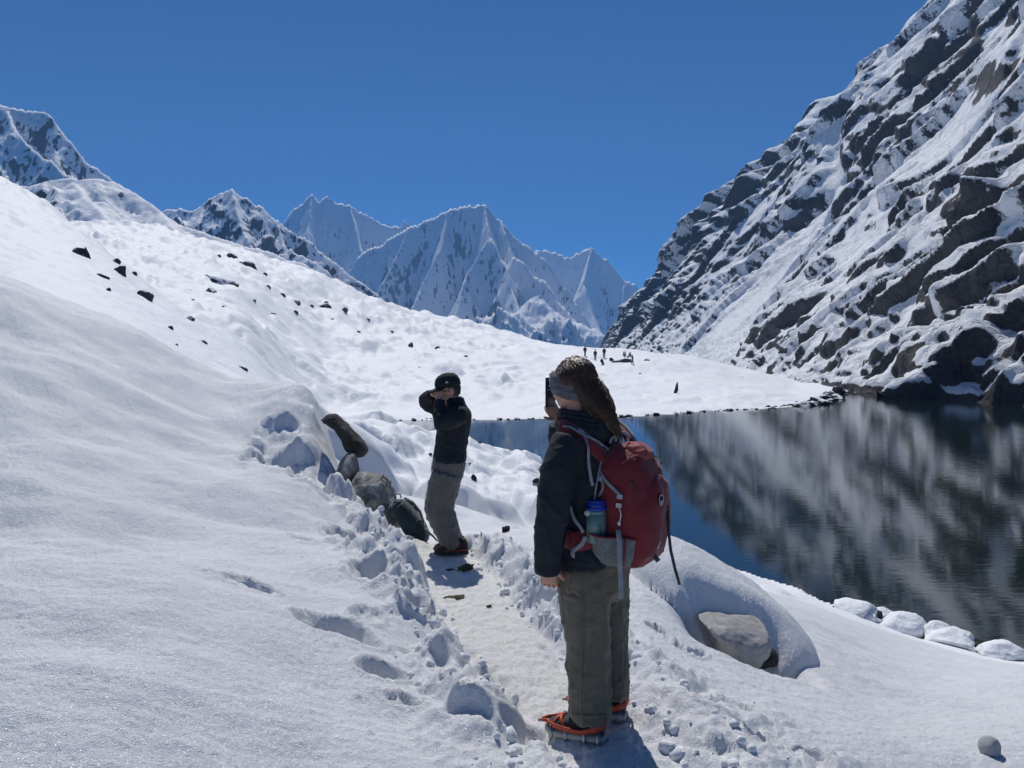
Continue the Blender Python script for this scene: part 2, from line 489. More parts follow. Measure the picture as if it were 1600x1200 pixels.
cp(800, (1330, 2.65), (1200, 3.1), (1000, 4.65), (920, 5.5), (880, 6.2), (848, 7.2), (838, 8.6), (825, 12), (790, 17), (752, 25), (724, 36), (714, 42), (708, 47), (655, 71), (633, 85), (604, 104), (568, 132), (554, 152), (535, 200), (522, 248), (534, 330))
cp(900, (1330, 2.65), (1200, 3.15), (1000, 4.6), (900, 5.8), (850, 7.0), (832, 8.2), (830, 10), (812, 14), (772, 22), (750, 30), (738, 37), (645, 78), (615, 96), (585, 120), (563, 143), (545, 172), (553, 260))
cp(1000, (1330, 2.65), (1200, 3.1), (1100, 3.7), (980, 4.75), (890, 6.0), (862, 6.8), (860, 8), (858, 12), (846, 18), (838, 24), (640, 82), (607, 105), (579, 125), (557, 146), (563, 240))
cp(1100, (1330, 2.7), (1200, 3.2), (1100, 3.9), (1000, 5.0), (940, 6.0), (915, 7.5), (905, 10), (892, 14), (874, 20), (635, 86), (606, 108), (582, 130), (567, 148), (573, 220))
cp(1250, (1330, 2.8), (1200, 3.4), (1120, 4.0), (1050, 5.1), (1000, 6.5), (962, 9), (938, 13), (929, 18.8), (629, 95), (613, 120), (604, 140), (606, 220))
cp(1400, (1330, 3.0), (1200, 3.6), (1140, 4.3), (1090, 5.5), (1040, 8), (1005, 11), (990, 13), (986, 16.6))
cp(1600, (1330, 3.1), (1200, 3.8), (1130, 4.8), (1085, 6.5), (1055, 9), (1041, 12), (1034, 15))
cp(1850, (1330, 3.3), (1200, 4.0), (1110, 5.8), (1070, 9.0))
CPA = np.array([[*ray(px, py), math.log(d)] for px, py, d in CP])
KD = 0.6
CX = np.stack([CPA[:, 0], CPA[:, 2] * KD], 1); CY = CPA[:, 1]
def _tps(r2): return 0.5 * r2 * np.log(r2 + 1e-12)
_n = len(CX)
_D = ((CX[:, None] - CX[None]) ** 2).sum(-1)
_A = np.zeros((_n + 3, _n + 3)); _A[:_n, :_n] = _tps(_D) + 2e-4 * np.eye(_n)
_A[:_n, _n] = 1; _A[:_n, _n + 1:] = CX; _A[_n, :_n] = 1; _A[_n + 1:, :_n] = CX.T
_W = np.linalg.solve(_A, np.concatenate([CY, np.zeros(3)]))

def base_e(t, d):
    sh = np.shape(t); t = np.clip(np.ravel(t), -1.02, 0.88); l = np.log(np.clip(np.ravel(d), 1.9, 330)) * KD
    out = np.empty(t.shape)
    for s in range(0, len(t), 40000):
        a = t[s:s + 40000, None]; b = l[s:s + 40000, None]
        r2 = (a - CX[None, :, 0]) ** 2 + (b - CX[None, :, 1]) ** 2
        out[s:s + 40000] = _tps(r2) @ _W[:_n] + _W[_n] + a[:, 0] * _W[_n + 1] + b[:, 0] * _W[_n + 2]
    return out.reshape(sh)

def base_h(x, y):
    yy = np.maximum(y, 0.8)
    return CAM_Z + base_e(x / yy, yy) * np.clip(yy, 1.9, 330)

# the lake outline
def _sh(px, py):
    t_, e_ = ray(px, py); d_ = (ZW - CAM_Z) / e_
    return (t_ * d_, d_)
LAKE = np.array([(200, 2), (34, 2), (20, 8), (14, 12), _sh(1600, 1032), _sh(1420, 982), _sh(1250, 925), _sh(1040, 850), _sh(845, 727), _sh(760, 700), _sh(690, 682), _sh(640, 668), (-14, 67),
                 _sh(520, 658), _sh(700, 656), _sh(850, 655), _sh(1000, 650), _sh(1100, 643), _sh(1200, 638), _sh(1280, 632), _sh(1300, 627), _sh(1312, 618), _sh(1318, 611), _sh(1321, 607), (90, 140), (200, 140)], float)
def lake_sd(x, y):
    """signed distance to the shore, positive on land"""
    d2 = np.full(x.shape, 1e12); ins = np.zeros(x.shape, bool)
    for i in range(len(LAKE)):
        a = LAKE[i]; b = LAKE[(i + 1) % len(LAKE)]; ab = b - a
        k = np.clip(((x - a[0]) * ab[0] + (y - a[1]) * ab[1]) / (ab @ ab), 0, 1)
        d2 = np.minimum(d2, (x - a[0] - k * ab[0]) ** 2 + (y - a[1] - k * ab[1]) ** 2)
        c = (a[1] > y) != (b[1] > y)
        with np.errstate(divide='ignore', invalid='ignore'):
            xi = (b[0] - a[0]) * (y - a[1]) / (b[1] - a[1] + 1e-12) + a[0]
        ins ^= c & (x < xi)
    return np.sqrt(d2) * np.where(ins, -1, 1)

# the trodden path
PATH = np.array([(0.15, 0.3, 0.0), (0.55, 1.6, 0.0), (0.62, 2.6, 0.0), (0.50, 3.1, 0.0), (0.36, 3.5, -0.01), (0.08, 4.18, -0.01), (-0.16, 4.9, -0.024), (-0.42, 5.8, -0.03), (-0.62, 6.7, -0.055), (-0.85, 7.3, -0.09)], float)
def path_dist(x, y):
    best = np.full(x.shape, 1e9); zz = np.zeros(x.shape); side = np.zeros(x.shape)
    for a, b in zip(PATH[:-1], PATH[1:]):
        ab = b[:2] - a[:2]
        k = np.clip(((x - a[0]) * ab[0] + (y - a[1]) * ab[1]) / (ab @ ab), 0, 1)
        dx = x - a[0] - k * ab[0]; dy = y - a[1] - k * ab[1]; d = np.sqrt(dx * dx + dy * dy)
        m = d < best
        best = np.where(m, d, best); zz = np.where(m, a[2] + k * (b[2] - a[2]), zz)
        side = np.where(m, np.sign(ab[1] * dx - ab[0] * dy), side)
    return best, zz, side

def ground_hit(px, py, d0, d1, fn=None, n=500):
    """first point of the ground on the line of sight between two distances"""
    t, e = ray(px, py); d = np.linspace(d0, d1, n)
    h = (fn or base_h)(t * d, d); z = CAM_Z + e * d
    k = np.nonzero(h >= z)[0]
    i = k[0] if len(k) else int(np.argmin(np.abs(h - z)))
    return np.array([t * d[i], d[i], h[i]])

# hollows broken or trodden into the snow: photo position, size across and along (m), depth, turn
PITS = []
def pit(px, py, d0, d1, rx, ry, dep, rot=0.0, rough=1.0):
    c = ground_hit(px, py, d0, d1); PITS.append((c[0], c[1], rx, ry, dep, rot, rough))
pit(470, 715, 6, 9, 0.46, 0.42, 0.20, 0.5, 0.9)
pit(430, 680, 6, 9, 0.24, 0.34, 0.13, 0.3, 1.0)
pit(505, 760, 6, 8, 0.25, 0.22, 0.12, 0.2, 1.6)
pit(555, 845, 5, 7, 0.20, 0.30, 0.24, 0.4, 1.3)
pit(585, 905, 4.5, 6.5, 0.17, 0.22, 0.14, 0.2, 1.4)
pit(528, 972, 3.6, 5.2, 0.24, 0.13, 0.12, 0.0, 0.6)
pit(575, 955, 3.6, 5.2, 0.10, 0.10, 0.05, 0.0, 0.7)
pit(600, 1040, 3.2, 4.4, 0.13, 0.09, 0.10, 0.2, 0.7)
pit(640, 1010, 3.2, 4.8, 0.10, 0.08, 0.05, 0.2, 0.8)
pit(690, 1078, 3.1, 4.2, 0.13, 0.07, 0.05, 0.3, 0.7)
pit(630, 1085, 3.1, 4.2, 0.10, 0.06, 0.04, 0.3, 0.7)
pit(830, 1140, 2.8, 3.8, 0.15, 0.08, 0.07, 0.2, 0.6)
pit(385, 905, 4.2, 5.6, 0.20, 0.05, 0.05, -0.15, 0.6)
pit(465, 838, 5.2, 6.6, 0.12, 0.06, 0.06, -0.2, 0.6)
pit(650, 960, 4.2, 5.4, 0.12, 0.10, 0.10, 0.3, 1.2)
pit(1090, 1020, 4.0, 5.6, 0.10, 0.05, 0.05, 0.8, 0.8)
pit(1060, 1010, 4.0, 5.6, 0.07, 0.10, 0.06, 0.4, 0.6)
pit(1030, 985, 4.0, 6, 0.06, 0.12, 0.07, 0.5, 0.5)
pit(1085, 965, 4.0, 6, 0.06, 0.16, 0.07, 0.55, 0.5)
pit(1260, 1190, 3.0, 4.0, 0.12, 0.05, 0.06, 0.2, 0.7)
pit(1190, 1180, 3.0, 4.2, 0.10, 0.06, 0.06, 0.5, 0.8)
pit(830, 930, 4.8, 6.2, 0.10, 0.12, 0.12, 0.0, 1.2)
pit(860, 960, 4.6, 6.0, 0.10, 0.14, 0.12, 0.0, 1.2)
pit(800, 890, 5.4, 6.8, 0.12, 0.12, 0.07, 0.0, 1.2)
MOUND = (1.64, 6.05)               # big boulder under a thick hood of snow
MOUND_HOLE = P(1178, 1022, 5.30)

def ground(x, y):
    """height of the snow and how trodden it is"""
    x = np.asarray(x, float); y = np.asarray(y, float)
    z = base_h(x, y)
    dirt = np.zeros(x.shape)
    near = sst(14, 8, y)
    # ---- broad drifts
    z = z + near * ((0.05 + 0.05 * sst(-0.6, -2.0, x)) * fbm(x * 0.45 + 3 + 0.5 * y, y * 0.8 - 0.3 * x, 3, 11) + 0.012 * fbm(x * 3.1 + y * 0.8, y * 2.0, 3, 12))
    # ---- the hooded boulder to the right of the path
    mx = x - MOUND[0]; my = y - MOUND[1]
    rr = np.sqrt((mx / 0.72) ** 2 + (my / 0.78) ** 2) * (1 + 0.06 * perlin2(x * 1.5, y * 1.5, 5))
    hood = 0.37 * np.clip(1 - rr ** 2.6, 0, 1) ** 0.62
    z = z + hood
    hole = np.exp(-((mx + 0.02) / 0.36) ** 4 - ((my + 0.74) / 0.30) ** 4)
    z = z - 0.34 * hole
    # ---- pits
    for (cx, cy, rx, ry, dep, rot, rg) in PITS:
        m = (np.abs(x - cx) < 2.2 * max(rx, ry)) & (np.abs(y - cy) < 2.2 * max(rx, ry))
        if not m.any(): continue
        dx = x[m] - cx; dy = y[m] - cy; c, s = math.cos(rot), math.sin(rot)
        u = (c * dx + s * dy) / rx; v = (-s * dx + c * dy) / ry
        w = rg * 0.30 * fbm(x[m] * 5, y[m] * 5, 3, 21, 0.45)
        r = np.sqrt(u * u + v * v) + w
        f = sst(1.12, 0.55, r)
        z[m] = z[m] - dep * f * (0.75 + 0.25 * sst(0.9, 0.0, r)) + 0.03 * rg * f * fbm(x[m] * 11, y[m] * 11, 3, 23) + 0.022 * rg * np.exp(-((r - 1.12) / 0.14) ** 2)
    # ---- path and the heaps thrown up beside it
    m = (y < 11) & (np.abs(x) < 5)
    xm = x[m]; ym = y[m]
    pd, pz, side = path_dist(xm, ym)
    w = 0.17 + 0.09 * sst(3.5, 4.6, ym) + 0.07 * perlin2(xm * 1.3, ym * 1.3, 31) + 0.05 * fbm(xm * 9, ym * 9, 3, 32)
    zm = z[m]
    along = sst(7.7, 7.0, ym)
    reach = np.where(side > 0, 0.75 + 0.35 * sst(5.0, 3.2, ym), 0.62 + 0.25 * sst(4.6, 6.0, ym))
    reach = reach + 0.22 * fbm(xm * 1.7, ym * 1.7, 3, 33)
    heap = sst(w - 0.05, w + 0.12, pd) * sst(reach, reach - 0.38, pd - 0.12) * along * sst(1.5, 2.2, ym)
    wx = 0.25 * perlin2(xm * 5, ym * 5, 41); wy = 0.25 * perlin2(xm * 5 + 9, ym * 5, 42)
    lum = 0
    for k, (sc, am) in enumerate(((2.0, 0.15), (4.2, 0.085), (9.0, 0.030), (19, 0.010))):
        f1, f2, r1, r2, ox, oy = voronoi(xm * sc + wx * sc * .4, ym * sc + wy * sc * .4, 50 + k)
        lum = lum + am * np.clip(1 - (f1 / 0.9) ** 2, 0, 1) * (0.15 + 0.95 * r1) * sst(-0.08, 0.45, f2 - f1)
    lum = lum + 0.040 * fbm(xm * 5, ym * 5, 6, 44, 0.58)
    lower = sst(0.9, 0.2, pd) * np.where(side > 0, 0.05, 0.07) * along
    calmer = np.where(side > 0, 1 - 0.45 * sst(4.9, 4.2, ym), 1.0 - 0.25 * sst(4.4, 3.6, ym))
    zm = zm - lower + heap * calmer * (lum - 0.05) + 0.11 * heap * np.exp(-((pd - 0.50) / 0.2) ** 2)
    tread = 0.012 * fbm(xm * 9, ym * 9, 4, 45) + 0.006 * fbm(xm * 30, ym * 30, 2, 46)
    edge = sst(w - 0.07, w + 0.10, pd)
    inpath = (1 - edge) * along
    zm = zm + inpath * (pz + tread - zm)
    z[m] = zm
    dirt[m] = inpath * sst(1.8, 2.6, ym) * (0.35 + 0.65 * sst(2.6, 4.4, ym))
    bx = np.exp(-((x + 1.02) / 0.26) ** 2 - ((y - 6.95) / 0.30) ** 2); z = z + bx * (0.11 + 0.05 * fbm(x * 6, y * 6, 3, 47))
    ed = np.exp(-((x + 1.95) / 0.45) ** 2 - ((y - 8.55) / 0.75) ** 2); z = z + ed * (0.10 * fbm(x * 2.6, y * 2.6, 5, 48, 0.6) + 0.03 * ridged(x * 7, y * 7, 3, 49))
    # crumbs of thrown snow further out
    f1, *_r = voronoi(x * 14 , y * 14, 61)
    crumb = np.clip(1 - (f1 / 0.32) ** 2, 0, 1) * (_r[1] > 0.88)
    mk = np.zeros(x.shape); mk[m] = sst(1.9, 0.6, pd) * along * edge
    z = z + 0.016 * crumb * mk
    # ---- fine wind texture
    z = z + near * (0.006 * fbm((x + 0.5 * y) * 5, (y - 0.4 * x) * 13, 4, 71) + 0.0035 * fbm(x * 28, y * 34, 3, 72, 0.65))
    # ---- snowed-in boulder field between the path and the lake, and over the far slopes
    mid = sst(8.5, 12, y) * sst(48, 40, y) * sst(-12, -3, x) * (1 - 0.85 * sst(1.4, 3.2, x - 0.02 * y))
    if mid.any():
        q = np.maximum(y, 9) ** 0.45
        for k, (sc, am) in enumerate(((0.5, 0.48), (0.95, 0.22), (2.0, 0.07))):
            f1, f2, r1, r2, ox, oy = voronoi(x * sc + 0.3 * perlin2(x, y, 81), y * sc * 0.7 + 0.3 * perlin2(x + 7, y, 82), 90 + k)
            z = z + mid * am * (np.clip(1 - (f1 / 0.8) ** 2, 0, 1) * sst(-0.02, 0.35, f2 - f1) * (r1 * 1.4 - 0.15) - 0.10)
    far = sst(18, 34, y)
    if far.any():
        bumps = 0
        for k, (sc, am) in enumerate(((0.16, 0.75), (0.33, 0.5), (0.7, 0.22))):
            f1, f2, r1, r2, ox, oy = voronoi(x * sc * 0.8 + 0.5 * perlin2(x * .2, y * .2, 83), y * sc * 0.8 + 0.5 * perlin2(x * .2 + 7, y * .2, 84), 100 + k)
            bumps = bumps + am * (np.clip(1 - (f1 / 0.8) ** 2, 0, 1) * sst(-0.02, 0.35, f2 - f1) * (r1 - 0.2) * 1.2)
        calm = 0.35 + 0.65 * sst(-0.6, 0.5, perlin2(x * 0.03 + 5, y * 0.02, 85) + 0.3 * sst(0, -60, x))
        pen = 1 - 0.60 * sst(-5, 12, x)
        z = z + far * pen * (calm * bumps * sst(60, 110, y + np.abs(x)) * 1.7 + 1.0 * fbm(x * 0.085, y * 0.06, 4, 86) * sst(50, 120, y)
                       + 0.10 * fbm(x * 0.55 + y * 0.2, y * 0.9, 3, 87))
    # ---- shore
    sd = lake_sd(x, y)
    L = np.clip(0.035 * y + 0.3, 0.6, 2.6) * (1 + 0.5 * perlin2(x * 0.35, y * 0.35, 88))
    sdn = sd + np.clip(y * 0.012, 0.1, 1.0) * fbm(x * 0.6, y * 0.6, 3, 89)
    f = sst(0, 1, sdn / L)
    land = ZW + (np.maximum(z, ZW + 0.18) - ZW) * f + 0.02 * (1 - f)
    bed = ZW - 0.05 - 0.22 * np.minimum(-np.minimum(sdn, 0), 12)
    z = np.where(sdn > 0, land, bed)
    return z, dirt

def gz(x, y):
    return float(ground(np.array([float(x)]), np.array([float(y)]))[0][0])

def fan_mesh(name, d0, d1, rows, cols, t0, t1, mats):
    d = np.exp(np.linspace(math.log(d0), math.log(d1), rows))
    s = np.linspace(-1, 1, cols)
    t = 0.5 * (t0 + t1) + 0.5 * (t1 - t0) * s
    T, D = np.meshgrid(t, d)
    X = T * D
    Z, dirt = ground(X.ravel(), D.ravel())
    V = np.stack([X.ravel(), D.ravel(), Z], 1)
    me = mesh_np(name, V, grid_faces(rows, cols), True, {'dirt': dirt})
    return add(name, me, mats)

SPLIT = 13.0
g_near = tag(fan_mesh('ground', 1.3, SPLIT, 560, 770, -0.86, 0.92, M_NEAR), 'trodden snow slope with a beaten path running towards the lake', kind='structure')
g_far = tag(fan_mesh('snowfield', SPLIT, 330, 410, 580, -0.92, 0.85, M_FAR), 'snow covered hillside and flat promontory round the lake', kind='structure')
BV_NEAR = bvh_of(g_near.data)
BV_FAR = bvh_of(g_far.data)

# ground behind and beside the camera
def back_ground():
    xs = np.concatenate([np.linspace(-60, -6, 14), np.linspace(-5, 5, 21), np.linspace(6, 40, 12)]); ys = np.concatenate([np.linspace(-60, -4, 15), np.linspace(-3.5, 1.6, 12)])
    X, Y = np.meshgrid(xs, ys)
    Z = -0.06 + 0.3 * np.maximum(0, -X - 0.4) ** 1.05 - 0.16 * np.maximum(0, X - 1.2) + 0.1 * fbm(X * 0.4, Y * 0.4, 3, 7)
    Z = np.maximum(Z, ZW - 1) - 0.25 * sst(-0.5, 1.6, Y)
    return add('snow_slope', mesh_np('snow_slope', np.stack([X, Y, Z], -1), grid_faces(len(ys), len(xs)), True, {'dirt': np.zeros(X.size)}), M_NEAR)
tag(back_ground(), 'snow slope around and behind the viewpoint', kind='structure')

# ---------------------------------------------------------------- the lake
def water_mat(nt, b, new, link):
    v = obj_vec(new)
    b.inputs['Base Color'].default_value = (0.010, 0.017, 0.016, 1)
    b.inputs['Roughness'].default_value = 0.05
    b.inputs['IOR'].default_value = 1.6
    b.inputs['Specular Tint'].default_value = (0.93, 0.97, 1.0, 1)
    mp = new('ShaderNodeMapping'); mp.inputs['Scale'].default_value = (0.55, 1.6, 1.0); mp.inputs['Rotation'].default_value = (0, 0, -0.25); link(v, mp.inputs[0])
    n1 = noise_node(new, link, 2.2, 4, 0.55, mp.outputs[0], 0.2)
    n2 = noise_node(new, link, 0.05, 2, 0.5, v)             # breeze patches, stronger towards the cliff
    sx = new('ShaderNodeSeparateXYZ'); link(v, sx.inputs[0])
    mr = new('ShaderNodeMapRange'); mr.inputs['From Min'].default_value = 4; mr.inputs['From Max'].default_value = 40; mr.inputs['To Min'].default_value = 0.08; mr.inputs['To Max'].default_value = 1.0; link(sx.outputs['X'], mr.inputs['Value'])
    ml = new('ShaderNodeMath'); ml.operation = 'MULTIPLY'; link(mr.outputs[0], ml.inputs[0]); link(n2.outputs['Fac'], ml.inputs[1])
    hh = new('ShaderNodeMath'); hh.operation = 'MULTIPLY'; link(ml.outputs[0], hh.inputs[0]); link(n1.outputs['Fac'], hh.inputs[1])
    bump(new, link, b, hh.outputs[0], 0.40, 0.04)
M_WATER = mat('lake_water', water_mat)
bmw = bmesh.new()
wv = [bmw.verts.new((x, y, 0)) for x, y in ((-40, 2), (210, 2), (210, 230), (-40, 230))]
bmw.faces.new(wv); mw = bpy.data.meshes.new('lake_water'); bmw.to_mesh(mw); bmw.free()
tag(add('lake_water', mw, M_WATER, loc=(0, 0, ZW)), 'still dark mountain lake mirroring the snowy slope', kind='structure')

# ---------------------------------------------------------------- the steep slope across the lake
def interp(x, xs, ys): return np.interp(x, xs, ys)
TOE_Y = [40, 86, 95, 108, 125, 165, 220, 300, 400, 500, 700, 950, 1100]
TOE_X = [59, 57, 55, 54.3, 54, 58, 66, 78, 90, 99, 106, 112, 116]
TOE_Z = [ZW, ZW, ZW, ZW, ZW, -3.5, -2.5, -2, -1.5, -1, 2, 6, 8]
SIL = [(1800, -330, 430), (1640, -150, 500), (1560, -72, 535), (1480, 2, 565), (1440, 48, 590), (1400, 92, 612), (1345, 138, 640), (1300, 142, 664), (1286, 168, 676), (1240, 226, 705),
       (1208, 240, 728), (1180, 276, 752), (1150, 300, 775), (1122, 330, 800), (1098, 350, 822), (1060, 395, 860), (1030, 420, 888), (1004, 442, 915), (988, 474, 945), (964, 504, 975), (944, 532, 1000), (934, 552, 1015), (915, 575, 1040)]
SP = np.array([P(*s) for s in SIL])
CR_Y = np.concatenate([[40, 200, 330], SP[:, 1]]); CR_X = np.concatenate([[330, 335, 352], SP[:, 0]]); CR_Z = np.concatenate([[265, 268, 282], SP[:, 2]])

def plates(u, v, seed, tilt):
    f1, f2, r1, r2, ox, oy = voronoi(u, v, seed)
    return (r1 - 0.5) + tilt * ((r2 - 0.5) * ox * 2 + (r1 * 7.3 % 1 - 0.75) * oy * 1.6), f2 - f1

def big_slope():
    R, C = 580, 455
    yy = np.exp(np.linspace(math.log(52), math.log(1040), R))
    vv = np.linspace(0, 1, C) ** 1.75
    Y, Vv = np.meshgrid(yy, vv, indexing='ij')
    tx, tz = interp(Y, TOE_Y, TOE_X), interp(Y, TOE_Y, TOE_Z) - 4.0
    cx, cz = interp(Y, CR_Y, CR_X), interp(Y, CR_Y, CR_Z)
    # steep foot, easier middle, steep again below the crest
    prof = Vv + 0.02 * np.sin(Vv * 9)
    X = tx + (cx - tx) * prof ** 1.03; Z = tz + (cz - tz) * Vv
    S = np.sqrt((X - tx) ** 2 + (Z - tz) ** 2)          # distance up the slope
    nx, nz = (cz - tz), -(cx - tx); nl = np.hypot(nx, nz); nx, nz = -nx / nl, -nz / nl   # outward: left and up
    # plane coordinates, the grain leaning a little off the fall line
    U = Y + 0.30 * S; W = S
    wu = 10 * perlin2(U * 0.018, W * 0.012, 201) + 3.0 * fbm(U * 0.07, W * 0.06, 3, 202)
    ww = 12 * perlin2(U * 0.018 + 7, W * 0.012, 203) + 3.0 * fbm(U * 0.07 + 4, W * 0.06, 3, 204)
    u, w = U + wu, W + ww
    nose = sst(760, 900, Y)
    near = sst(190, 120, Y) * sst(70, 20, S)
    rough = np.clip(sst(-0.5, 0.6, fbm(U * 0.010 + 2, W * 0.006, 3, 210)) + 0.7 * nose + 0.4 * near, 0, 1.15)
    PX = 800 + FPX * X / Y; PY = 550 - FPX * (Z - CAM_Z) / Y
    def spots(lst):
        s_ = 0
        for (a, b_, ra, rb) in lst:
            du = PX - a; dv = PY - b_; p_ = (du * 0.77 - dv * 0.64) / ra; q_ = (du * 0.64 + dv * 0.77) / rb      # long axis up the fall line
            s_ = np.maximum(s_, np.exp(-(p_ * p_ + q_ * q_) ** 1.5))
        return s_
    crag = spots([(1035, 480, 110, 38), (1120, 385, 60, 30), (1530, 385, 62, 50), (1560, 545, 55, 55), (1210, 275, 60, 26), (1385, 225, 75, 24), (1230, 520, 95, 26), (1470, 120, 70, 26), (1470, 590, 40, 20)])
    field = spots([(1130, 535, 75, 26), (1510, 250, 130, 40), (1215, 455, 120, 20), (1420, 505, 60, 16), (1330, 420, 110, 18), (1560, 120, 80, 28)])
    rough = np.clip(rough * (1 - 0.8 * field) + 0.5 * crag, 0, 1.3)
    def ledges(su, sw, amp, seed, keep):
        """slabs that ramp outwards and break off on their downhill and camera side"""
        f1, f2, r1, r2, ox, oy = voronoi(u * su, w * sw, seed)
        on = sst(keep - 0.12, keep + 0.12, r2 + 0.35 * (rough - 0.5))
        crack = sst(0.0, 0.10, f2 - f1)
        return amp * on * (0.35 + r1) * ((-oy * 1.05 - ox * 0.75 + 0.25) * crack)
    gb = 0.10 + 0.90 * sst(5, 170, S); gm = 0.30 + 0.70 * sst(4, 70, S); gs = 0.55 + 0.45 * sst(4, 40, S)
    D = gb * 12.0 * ridged(U * 0.0085, W * 0.0035, 3, 205, 0.45)
    D = D + gb * ledges(0.016, 0.0095, 13.0, 206, 0.34) + gm * ledges(0.040, 0.021, 7.0, 207, 0.45) + gs * ledges(0.095, 0.060, 3.0, 208, 0.48)
    fine = 0.35 + 0.65 * sst(620, 250, Y)
    D = D + fine * ledges(0.24, 0.15, 1.25, 209, 0.5) + sst(240, 130, Y) * ledges(0.60, 0.42, 0.55, 214, 0.45) + near * ledges(0.030, 0.045, 4.0, 215, 0.35)
    D = D + 0.8 * fbm(U * 0.20, W * 0.10, 4, 211) * (0.4 + 0.6 * rough)
    D = D * (1 - 0.55 * field) + crag * ledges(0.028, 0.020, 7.0, 217, 0.1) * (0.3 + 0.7 * sst(0, 60, S))
    # snow gully and the fan below it
    gy = 345 + 0.55 * S + 14 * np.sin(S * 0.05)
    gw = 30 * sst(150, 0, S) + 9
    gul = np.exp(-((Y - gy) / gw) ** 2) * sst(190, 120, S)
    D = D * (1 - 0.9 * gul) - 3.0 * gul * sst(0, 60, S) + 4 * gul * sst(60, 0, S)
    edge = sst(1.0, 0.93, Vv)
    D = D * (0.35 + 0.65 * edge) - 12.0 * sst(0.55, 0.95, Vv) * sst(450, 560, Y)
    D = D * (0.55 + 0.45 * sst(2, 14, S)) + 1.5 * fbm(U * 0.10, W * 0.12, 4, 216) * sst(30, 6, S)
    for _ in range(1):
        D[1:-1, 1:-1] = 0.4 * D[1:-1, 1:-1] + 0.15 * (D[2:, 1:-1] + D[:-2, 1:-1] + D[1:-1, 2:] + D[1:-1, :-2])
    Xd = X + nx * D; Zd = Z + nz * D; Yd = Y - 0.25 * D
    # normals, and the snow that can lie on them
    def normals(Xa, Ya, Za):
        Pm = np.stack([Xa, Ya, Za], -1)
        du = np.gradient(Pm, axis=0); dv = np.gradient(Pm, axis=1)
        n = np.cross(dv, du); n /= np.linalg.norm(n, axis=-1, keepdims=True) + 1e-9
        return n * np.sign(n[..., 2:3] + 1e-6 + (n[..., 0:1] < 0) * 1e-3)
    N = normals(Xd, Yd, Zd)
    def blur(a, k):
        for _ in range(k):
            a = (a + np.roll(a, 1, 0) + np.roll(a, -1, 0)) / 3; a = (a + np.roll(a, 1, 1) + np.roll(a, -1, 1)) / 3
        return a
    nzv = np.abs(N[..., 2])
    cover = nzv + 0.10 * fbm(U * 0.05, W * 0.03, 3, 212) + 0.15 * fbm(U * 0.15, W * 0.13, 4, 218, 0.6) * (1 - 0.6 * field) + 0.12 * fbm(U * 0.4, W * 0.3, 3, 213) + 0.75 * gul - 0.08 * nose - 0.05 * near - 0.20 * crag + 0.16 * field
    foot = sst(1.0, 0.3, Zd - ZW) * sst(170, 140, Y)
    cover = cover - 0.5 * foot
    thr = np.quantile(cover[:, : int(C * 0.75)], 0.27)
    snow = sst(thr - 0.10, thr + 0.10, cover)
    snow = blur(snow, 1)
    th = blur(np.clip(snow, 0, 1), 3)
    lift = (0.55 + 0.0012 * Y) * th
    Xd = Xd - 0.35 * lift; Zd = Zd + lift
    # behind the crest
    xb = Xd[:, -1:] + np.array([[25, 90, 200]]); zb = Zd[:, -1:] - np.array([[14, 90, 260]]); yb = np.repeat(Yd[:, -1:], 3, 1)
    Xd = np.concatenate([Xd, xb], 1); Zd = np.concatenate([Zd, zb], 1); Yd = np.concatenate([Yd, yb], 1)
    snow = np.concatenate([snow, np.ones((R, 3))], 1)
    V = np.stack([Xd, Yd, Zd], -1)
    me = mesh_np('mountain', V, grid_faces(R, C + 3), True, {'snow': snow * 0.62 + 0.19})
    return me
M_SLOPE = mat('slope_rock', rock_snow((0.030, 0.030, 0.032), (0.075, 0.070, 0.066), 0.09, 0.55, (0.12, 0.095, 0.075), 1.2, 0.20))
tag(add('mountain', big_slope(), M_SLOPE), 'steep rocky mountainside streaked with snow rising from the lake', kind='structure')

